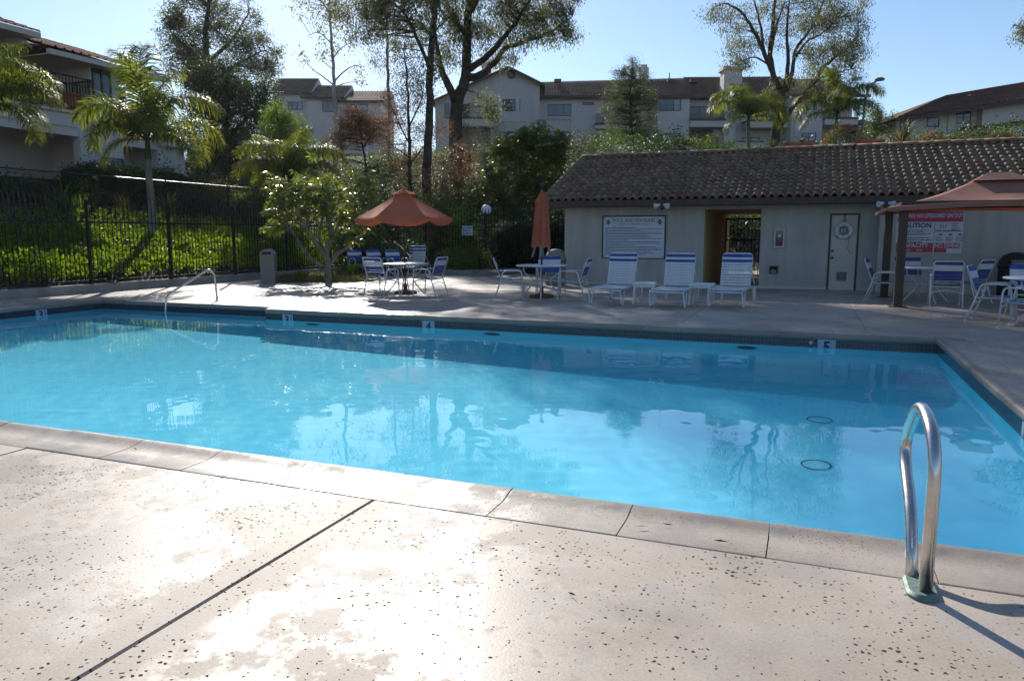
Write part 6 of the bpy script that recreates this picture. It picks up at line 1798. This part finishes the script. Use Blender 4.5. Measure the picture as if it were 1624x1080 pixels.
px_tree('tall thinning brown leaved tree before the dark eucalyptus', 41.0, (652, 330),
        [([(650, 240), (648, 180), (644, 110), (640, 80)], .12, .02), ([(650, 230), (630, 190, 0), (618, 160, 0)], .05, .012), ([(649, 200), (668, 160, 0), (672, 130, 0)], .05, .012), ([(650, 250), (624, 232, .3), (606, 212, .3)], .045, .01), ([(651, 260), (674, 230, .3), (690, 212, .3)], .045, .01)],
        [(640, 105, 22, 26, 30, 0, 1), (655, 150, 30, 34, 44, 0, 1.3), (625, 170, 22, 34, 34, 0, 1), (640, 215, 44, 30, 54, 0, 1.6), (612, 215, 24, 18, 20, .3, .9), (690, 205, 24, 22, 24, .3, .9), (660, 260, 44, 30, 46, 0, 1.6, 0)],
        [M['lf_rust']], M['bark_dark'], (.12, .04), 'any', 26, .30, .010)
px_tree('small rust leaved tree in front of the pale stepped building', 40.0, (590, 320), [([(580, 260), (572, 215), (566, 190)], .08, .02), ([(576, 235), (596, 205, 0), (604, 190, 0)], .05, .01)],
        [(560, 190, 26, 18, 46, 0, .9), (590, 200, 26, 18, 46, 0, .9), (570, 215, 36, 16, 44, 0, 1.1), (548, 210, 16, 20, 20, 0, .6), (530, 235, 20, 22, 26, 0, .8)], M['lf_rust'], M['bark_dark'], (.12, .055), 'any', 24, .20)

# ---- umbrella trees
px_tree('umbrella tree with pale branching trunk at the corner of the deck', 21.8, (520, 444),
        [([(520, 425), (518, 405), (522, 385), (527, 372), (520, 345, .1), (515, 320, .1)], .115, .045), ([(518, 410), (505, 392, -.2), (492, 372, -.3), (480, 350, -.4), (470, 330, -.4)], .06, .025), ([(517, 402), (500, 380, .2), (478, 358, .4), (456, 345, .5)], .055, .022),
         ([(524, 420), (536, 403, -.1), (556, 390, -.2), (574, 374, -.2), (588, 350, -.3)], .06, .022), ([(512, 425), (495, 412, .3), (480, 395, .4), (466, 372, .6), (450, 352, .8)], .06, .022), ([(523, 385), (540, 350, .3), (552, 320, .4), (560, 295, .4)], .05, .02), ([(515, 400), (505, 372, .1), (512, 345, 0), (505, 310, 0)], .045, .02)],
        [(455, 335, 32, 26, 26, .3, .8), (490, 322, 34, 26, 26, 0, .8), (530, 310, 34, 30, 28, 0, .9), (565, 330, 32, 28, 24, -.2, .8), (580, 290, 22, 20, 14, .2, .6), (450, 300, 26, 14, 14, .4, .6), (505, 285, 22, 14, 9, .1, .6), (590, 350, 16, 16, 9, -.2, .5), (468, 290, 18, 26, 10, .5, .6), (560, 385, 8, 6, 2, -.2, .2), (512, 378, 10, 6, 3, -.1, .3), (437, 350, 20, 22, 12, .5, .6), (540, 352, 30, 14, 9, .2, .6)],
        M['lf_schef'], M['bark_grey'], (.215, .062), whorl=(2, .15, 8), twig=.011)
px_tree('tall umbrella tree behind the back fence beside the tiled roof', 33.5, (850, 400),
        [([(848, 340), (850, 290), (846, 250), (838, 225)], .12, .04), ([(850, 300), (872, 260, 0), (880, 240, 0)], .06, .02), ([(849, 310), (820, 262, 0), (806, 240, 0)], .06, .02), ([(862, 275), (850, 240, -.3), (862, 215, -.3)], .05, .02)],
        [(840, 215, 36, 16, 30, 0, 1), (872, 228, 26, 18, 24, 0, .9), (805, 235, 26, 18, 22, 0, .9), (845, 250, 46, 22, 40, 0, 1.2), (800, 290, 40, 44, 50, 0, 1.2), (860, 300, 40, 40, 46, .2, 1.2), (830, 350, 50, 34, 50, 0, 1.2), (880, 270, 20, 34, 24, 0, .8)],
        M['lf_schef'], M['bark_grey'], (.25, .085), whorl=(4, .17, 8), twig=.012)

# ---- shrubs and hedges, each its own
px_shrub('rust red shrub below the forked eucalyptus', 728, 222, 36, 60, M['lf_rust'], n=110, per=26, leaf=(.11, .05))
px_shrub('small rust shrub low on the slope left of the globe lamp', 694, 262, 33, 44, M['lf_rust'], n=70, per=22, leaf=(.11, .05))
px_shrub('silvery grey shrub below the gabled building, near the balcony', 745, 196, 44, 60, M['lf_silver'], n=90, per=28, mode='up', leaf=(.13, .035))
px_shrub('larger silvery grey shrub left of the tall umbrella tree', 795, 198, 43, 80, M['lf_silver'], n=130, per=28, mode='up', leaf=(.13, .035))
px_shrub('wispy silvery shrub at the left end of the pool house ridge', 915, 205, 46, 60, M['lf_silver'], n=80, per=24, mode='up', leaf=(.14, .035))
px_shrub('dark leafy shrub on the slope between brown tree and umbrella', 600, 252, 36, 90, M['lf_dark'], n=130, per=30)
px_shrub('dark green shrub massed behind the globe lamp', 770, 280, 33, 110, M['lf_dark'], n=190, per=32)
px_shrub('mid green bush behind the open umbrella top', 690, 300, 31, 100, M['lf_mid'], n=130, per=30)
px_shrub('dark bush behind the umbrella tree, left of the open umbrella', 600, 290, 30, 90, M['lf_dark'], n=130, per=32)
px_shrub('bright rounded shrub above the white fence sign', 733, 330, 28.5, 44, M['lf_bright'], n=70, per=26, mode='up', leaf=(.14, .04))
px_shrub('olive bush by the pale stepped building', 625, 225, 48, 70, M['lf_mid'], n=80, per=26)
px_shrub('light green shrub above the pool house ridge left of its palm', 1128, 212, 44, 60, M['lf_bright'], n=110, per=30, mode='up', leaf=(.12, .05))
px_shrub('low spreading bush joined to the light green ridge shrub', 1160, 222, 44, 50, M['lf_mid'], n=70, per=28)
px_shrub('rounded dark topiary ball above the left planter box', 1263, 219, 43, 24, M['lf_dark'], n=90, per=26, sig=.07, leaf=(.07, .04))
px_shrub('dark topiary bush at the foot of the many limbed tree', 1224, 222, 43.5, 40, M['lf_dark'], n=100, per=26, sig=.09, leaf=(.08, .04))
px_shrub('red flowered bush under the right hand palm', 1326, 196, 43, 66, M['lf_mid'], n=160, per=30, flowers=90)
px_shrub('orange flowered bush below the right hilltop building', 1464, 208, 46, 40, M['lf_mid'], n=80, per=26, flowers=60)
px_shrub('clipped rounded hedge below the right hilltop building', 1510, 211, 46, 62, M['lf_mid'], n=170, per=28, sig=.10, leaf=(.09, .05))
px_shrub('second clipped hedge nearer the right photo edge', 1552, 209, 47, 46, M['lf_dark'], n=120, per=28, sig=.10, leaf=(.09, .05))
px_shrub('red flowered bush at the right end of the clipped hedges', 1574, 208, 45, 40, M['lf_mid'], n=90, per=26, flowers=70)
px_shrub('dark leafy bush at the right photo edge above the roof', 1622, 175, 46, 30, M['lf_mid'], n=80, per=26)
px_shrub('clipped dark hedge mound before the cedar', 960, 224, 60, 40, M['lf_dark'], n=90, per=26, sig=.14)
px_shrub('clipped dark hedge mound right of the cedar', 1074, 222, 60, 50, M['lf_dark'], n=110, per=26, sig=.14)
px_shrub('round dark bush left of the cedar by the wall', 940, 210, 62, 24, M['lf_dark'], n=60, per=26, sig=.14)
px_shrub('long low green hedge at the foot of the central building', 1030, 235, 56, 150, M['lf_mid'], depth=.9, n=200, per=28, sig=.16)
def spiky(label, p, n, L, W_, lmat, mode='spike', name='strap_leaf_plant', group=None, h=.05):
    """clump of long arching strap leaves, each two segments"""
    t = thing(name, label, 'plant', p, 0, group)
    a = RNG.uniform(0, 2*PI, n); tilt = RNG.uniform(.15, 1.05, n); l = L*RNG.uniform(.6, 1.15, n)
    d = np.stack([np.cos(a)*np.sin(tilt), np.sin(a)*np.sin(tilt), np.cos(tilt)], 1); s = np.stack([-np.sin(a), np.cos(a), 0*a], 1)*W_*.5
    b = RNG.normal(size=(n, 3))*np.array([.05, .05, 0]) + np.array([0, 0, h-.1])
    m = b + d*l[:, None]*.6; e = m + unit(d*np.array([1.25, 1.25, .45]))*l[:, None]*.45 - np.array([0, 0, 1])*l[:, None]*.05
    V = np.stack([b-s*.6, b+s*.6, m+s, m-s, e+s*.1, e-s*.1], 1).reshape(-1, 3); I = np.arange(n)*6
    F = np.concatenate([np.stack([I, I+1, I+2, I+3], 1), np.stack([I+3, I+2, I+4, I+5], 1)])
    link(bpy.data.objects.new('leaves', np_mesh('leaves', V, F, lmat)), t)
    return t
def slope_pt(px, py, X): p = AX(px, py, X); return Vector((p.x, p.y, terrain_z(p.x, p.y)-.12))
spiky('bright strap leaved plant by the hedge, first from the left', slope_pt(102, 330, -22.0), 70, 1.15, .06, M['lf_bright'])
spiky('low strap leaved plant right of the first bright one', slope_pt(128, 335, -21.8), 40, .8, .05, M['lf_bright'])
spiky('dry grassy tuft on the slope beneath the long hedge', slope_pt(196, 330, -21.9), 120, .85, .02, M['lf_pale'])
spiky('bright strap leaved plant on the slope right of the palm trunk', slope_pt(268, 335, -21.8), 60, 1.0, .055, M['lf_bright'])
spiky('yellow green agave above the pool house ridge', ground_at(1418, 45) + Vector((0, 0, AD(1418, 226, 45).z - ground_at(1418, 45).z)), 60, 1.5, .09, M['lf_pale'])
spiky('yellow green strap leaved plant at the foot of the umbrella tree, deck side', G(560, 440) + Vector((0, 0, .02)), 60, .62, .045, M['lf_bright'])
spiky('bright strap leaved plant left of the umbrella tree trunk', G(478, 446) + Vector((0, 0, .02)), 60, .50, .035, M['lf_bright'])
spiky('small strap leaved plant behind the umbrella tree trunk', G(540, 438) + Vector((0, 0, .02)), 40, .45, .035, M['lf_mid'])
def bed():
    # planting bed at the corner with its edging and low cover
    a, b, c, d = G(428, 449.5), G(592, 447), G(604, 436), G(440, 436)
    me = MB().add([a+Vector((0,0,.012)), b+Vector((0,0,.012)), c+Vector((0,0,.012)), d+Vector((0,0,.012))], [(0,1,2,3)]).build('planting_bed', M['soil']); tag(me, 'small soil bed around the umbrella tree', kind='structure')
    n = 900; u, v = RNG.uniform(size=(2, n)); A, B_, C_, D_ = map(np.array, (a, b, c, d))
    P = ((A*(1-u[:, None])+B_*u[:, None])*(1-v[:, None]) + (D_*(1-u[:, None])+C_*u[:, None])*v[:, None]); P[:, 2] = .03
    vv, f = leaf_geo(clumps(P, 8, .045), .08, .03, 'up'); o = leaf_obj('low_plants', [(vv, f, 0)], [M['lf_pale']], None, np.zeros(3)); tag(o, 'low yellow green plants filling the corner bed', 'ground cover', kind='stuff')
bed()
# hedge along the left building and shrubs on the upper bank
def hedge(label, p0, p1, w_, h_, lmat, n, per=26, sig=.11, leaf=(.075, .045), rnd=.3, name='hedge'):
    p0, p1 = Vector(p0), Vector(p1); L = (p1-p0).length; rz = math.atan2((p1-p0).y, (p1-p0).x)
    t = thing(name, label, 'hedge', p0, rz)
    P = []
    while len(P) < n:
        k = random.random(); x = random.uniform(0, L); a = random.uniform(-.25*PI, 1.25*PI)
        ex = min(x, L-x); s = min(1, .55 + ex/(rnd*2+.01)) if rnd else 1
        P.append((x, math.cos(a)*w_*.5*s, h_*.5 + (math.sin(a)*h_*.5*s)))
    v, f = leaf_geo(clumps(np.array(P), per, sig), *leaf)
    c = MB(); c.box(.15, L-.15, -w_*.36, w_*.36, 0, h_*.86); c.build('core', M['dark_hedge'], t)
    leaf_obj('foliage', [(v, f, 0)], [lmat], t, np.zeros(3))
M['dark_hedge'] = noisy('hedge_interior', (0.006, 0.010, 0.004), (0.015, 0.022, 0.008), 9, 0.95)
hp0, hp1 = AX(112, 290, -24.0), AX(292, 290, -24.0)
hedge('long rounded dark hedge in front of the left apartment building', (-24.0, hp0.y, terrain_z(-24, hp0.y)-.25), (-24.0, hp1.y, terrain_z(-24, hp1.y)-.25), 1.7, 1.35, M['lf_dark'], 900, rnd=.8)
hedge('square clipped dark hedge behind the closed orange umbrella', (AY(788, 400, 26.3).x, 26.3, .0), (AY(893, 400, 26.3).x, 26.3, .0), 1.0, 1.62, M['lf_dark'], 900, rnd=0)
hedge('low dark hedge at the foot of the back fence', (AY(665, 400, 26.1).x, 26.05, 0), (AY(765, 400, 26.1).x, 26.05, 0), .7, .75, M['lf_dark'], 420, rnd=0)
px_shrub('pale flowering bush on the bank right of the second strap leaved plant', 316, 298, 29.5, 60, M['lf_silver'], n=80, per=24, leaf=(.09, .05))
px_shrub('yellowish wild bush at the far end of the chain link fence', 350, 290, 30.5, 46, M['lf_pale'], n=60, per=22)
px_shrub('mixed green bush left of the umbrella tree crown', 405, 303, 30, 80, M['lf_mid'], n=120, per=28)
px_shrub('thin yellow bush by the left hedge end', 145, 285, 26.0, 34, M['lf_pale'], n=22, per=14)
px_shrub('dry brownish bush near the left photo edge on the bank', 45, 285, 24.6, 40, M['lf_pale'], n=26, per=14)
px_shrub('dark bush low on the bank at the left photo edge', 20, 310, 24.0, 110, M['lf_dark'], n=100, per=26)
px_shrub('sunlit yellow green bush behind the back fence left of the lamp', 728, 398, 27.4, 70, M['lf_bright'], n=80, per=24, mode='up', leaf=(.13, .04))
px_shrub('sunlit yellow green bush behind the back fence right of the lamp', 760, 395, 27.5, 44, M['lf_pale'], n=50, per=22, mode='up', leaf=(.13, .04))
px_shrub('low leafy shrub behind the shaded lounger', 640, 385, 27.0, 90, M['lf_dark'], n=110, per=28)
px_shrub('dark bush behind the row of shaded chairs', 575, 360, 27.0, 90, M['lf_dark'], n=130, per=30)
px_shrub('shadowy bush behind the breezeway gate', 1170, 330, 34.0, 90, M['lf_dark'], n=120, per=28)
def litter():
    t = []
    for px, py in ((1028, 838), (1030, 822), (1050, 833), (1130, 860), (900, 940), (880, 795), (218, 716), (590, 733), (1145, 832)):
        p = G(px, py)
        if p.y > 3.46: continue
        t.append((p.x, p.y, .012 if py < 870 else .004))
    v, f = leaf_geo(np.array(t), .06, .008, 'flat')
    v[:, 2] = np.clip(v[:, 2], .004, .03)
    o = leaf_obj('leaf_litter', [(v, f, 0)], [M['bark_dark']], None, np.zeros(3)); tag(o, 'few dry leaves and twigs on the near coping', 'leaves', kind='stuff')
litter()
# ------------------------------------------------------------------ thin haze volume, added to lift the far shade a little
def haze():
    m = bpy.data.materials.new('added_thin_haze'); m.use_nodes = True; nt = m.node_tree
    nt.nodes.remove(nt.nodes['Principled BSDF'])
    v = nt.nodes.new('ShaderNodeVolumePrincipled')
    v.inputs['Color'].default_value = (0.93, 0.95, 1.0, 1); v.inputs['Density'].default_value = 0.00015; v.inputs['Anisotropy'].default_value = 0.4
    nt.links.new(v.outputs['Volume'], nt.nodes['Material Output'].inputs['Volume'])
    o = MB().box(-960, 960, -960, 960, -3.0, 46).build('haze', m); tag(o, 'thin pale haze added over the scene to lift the far shade', kind='stuff')
haze()
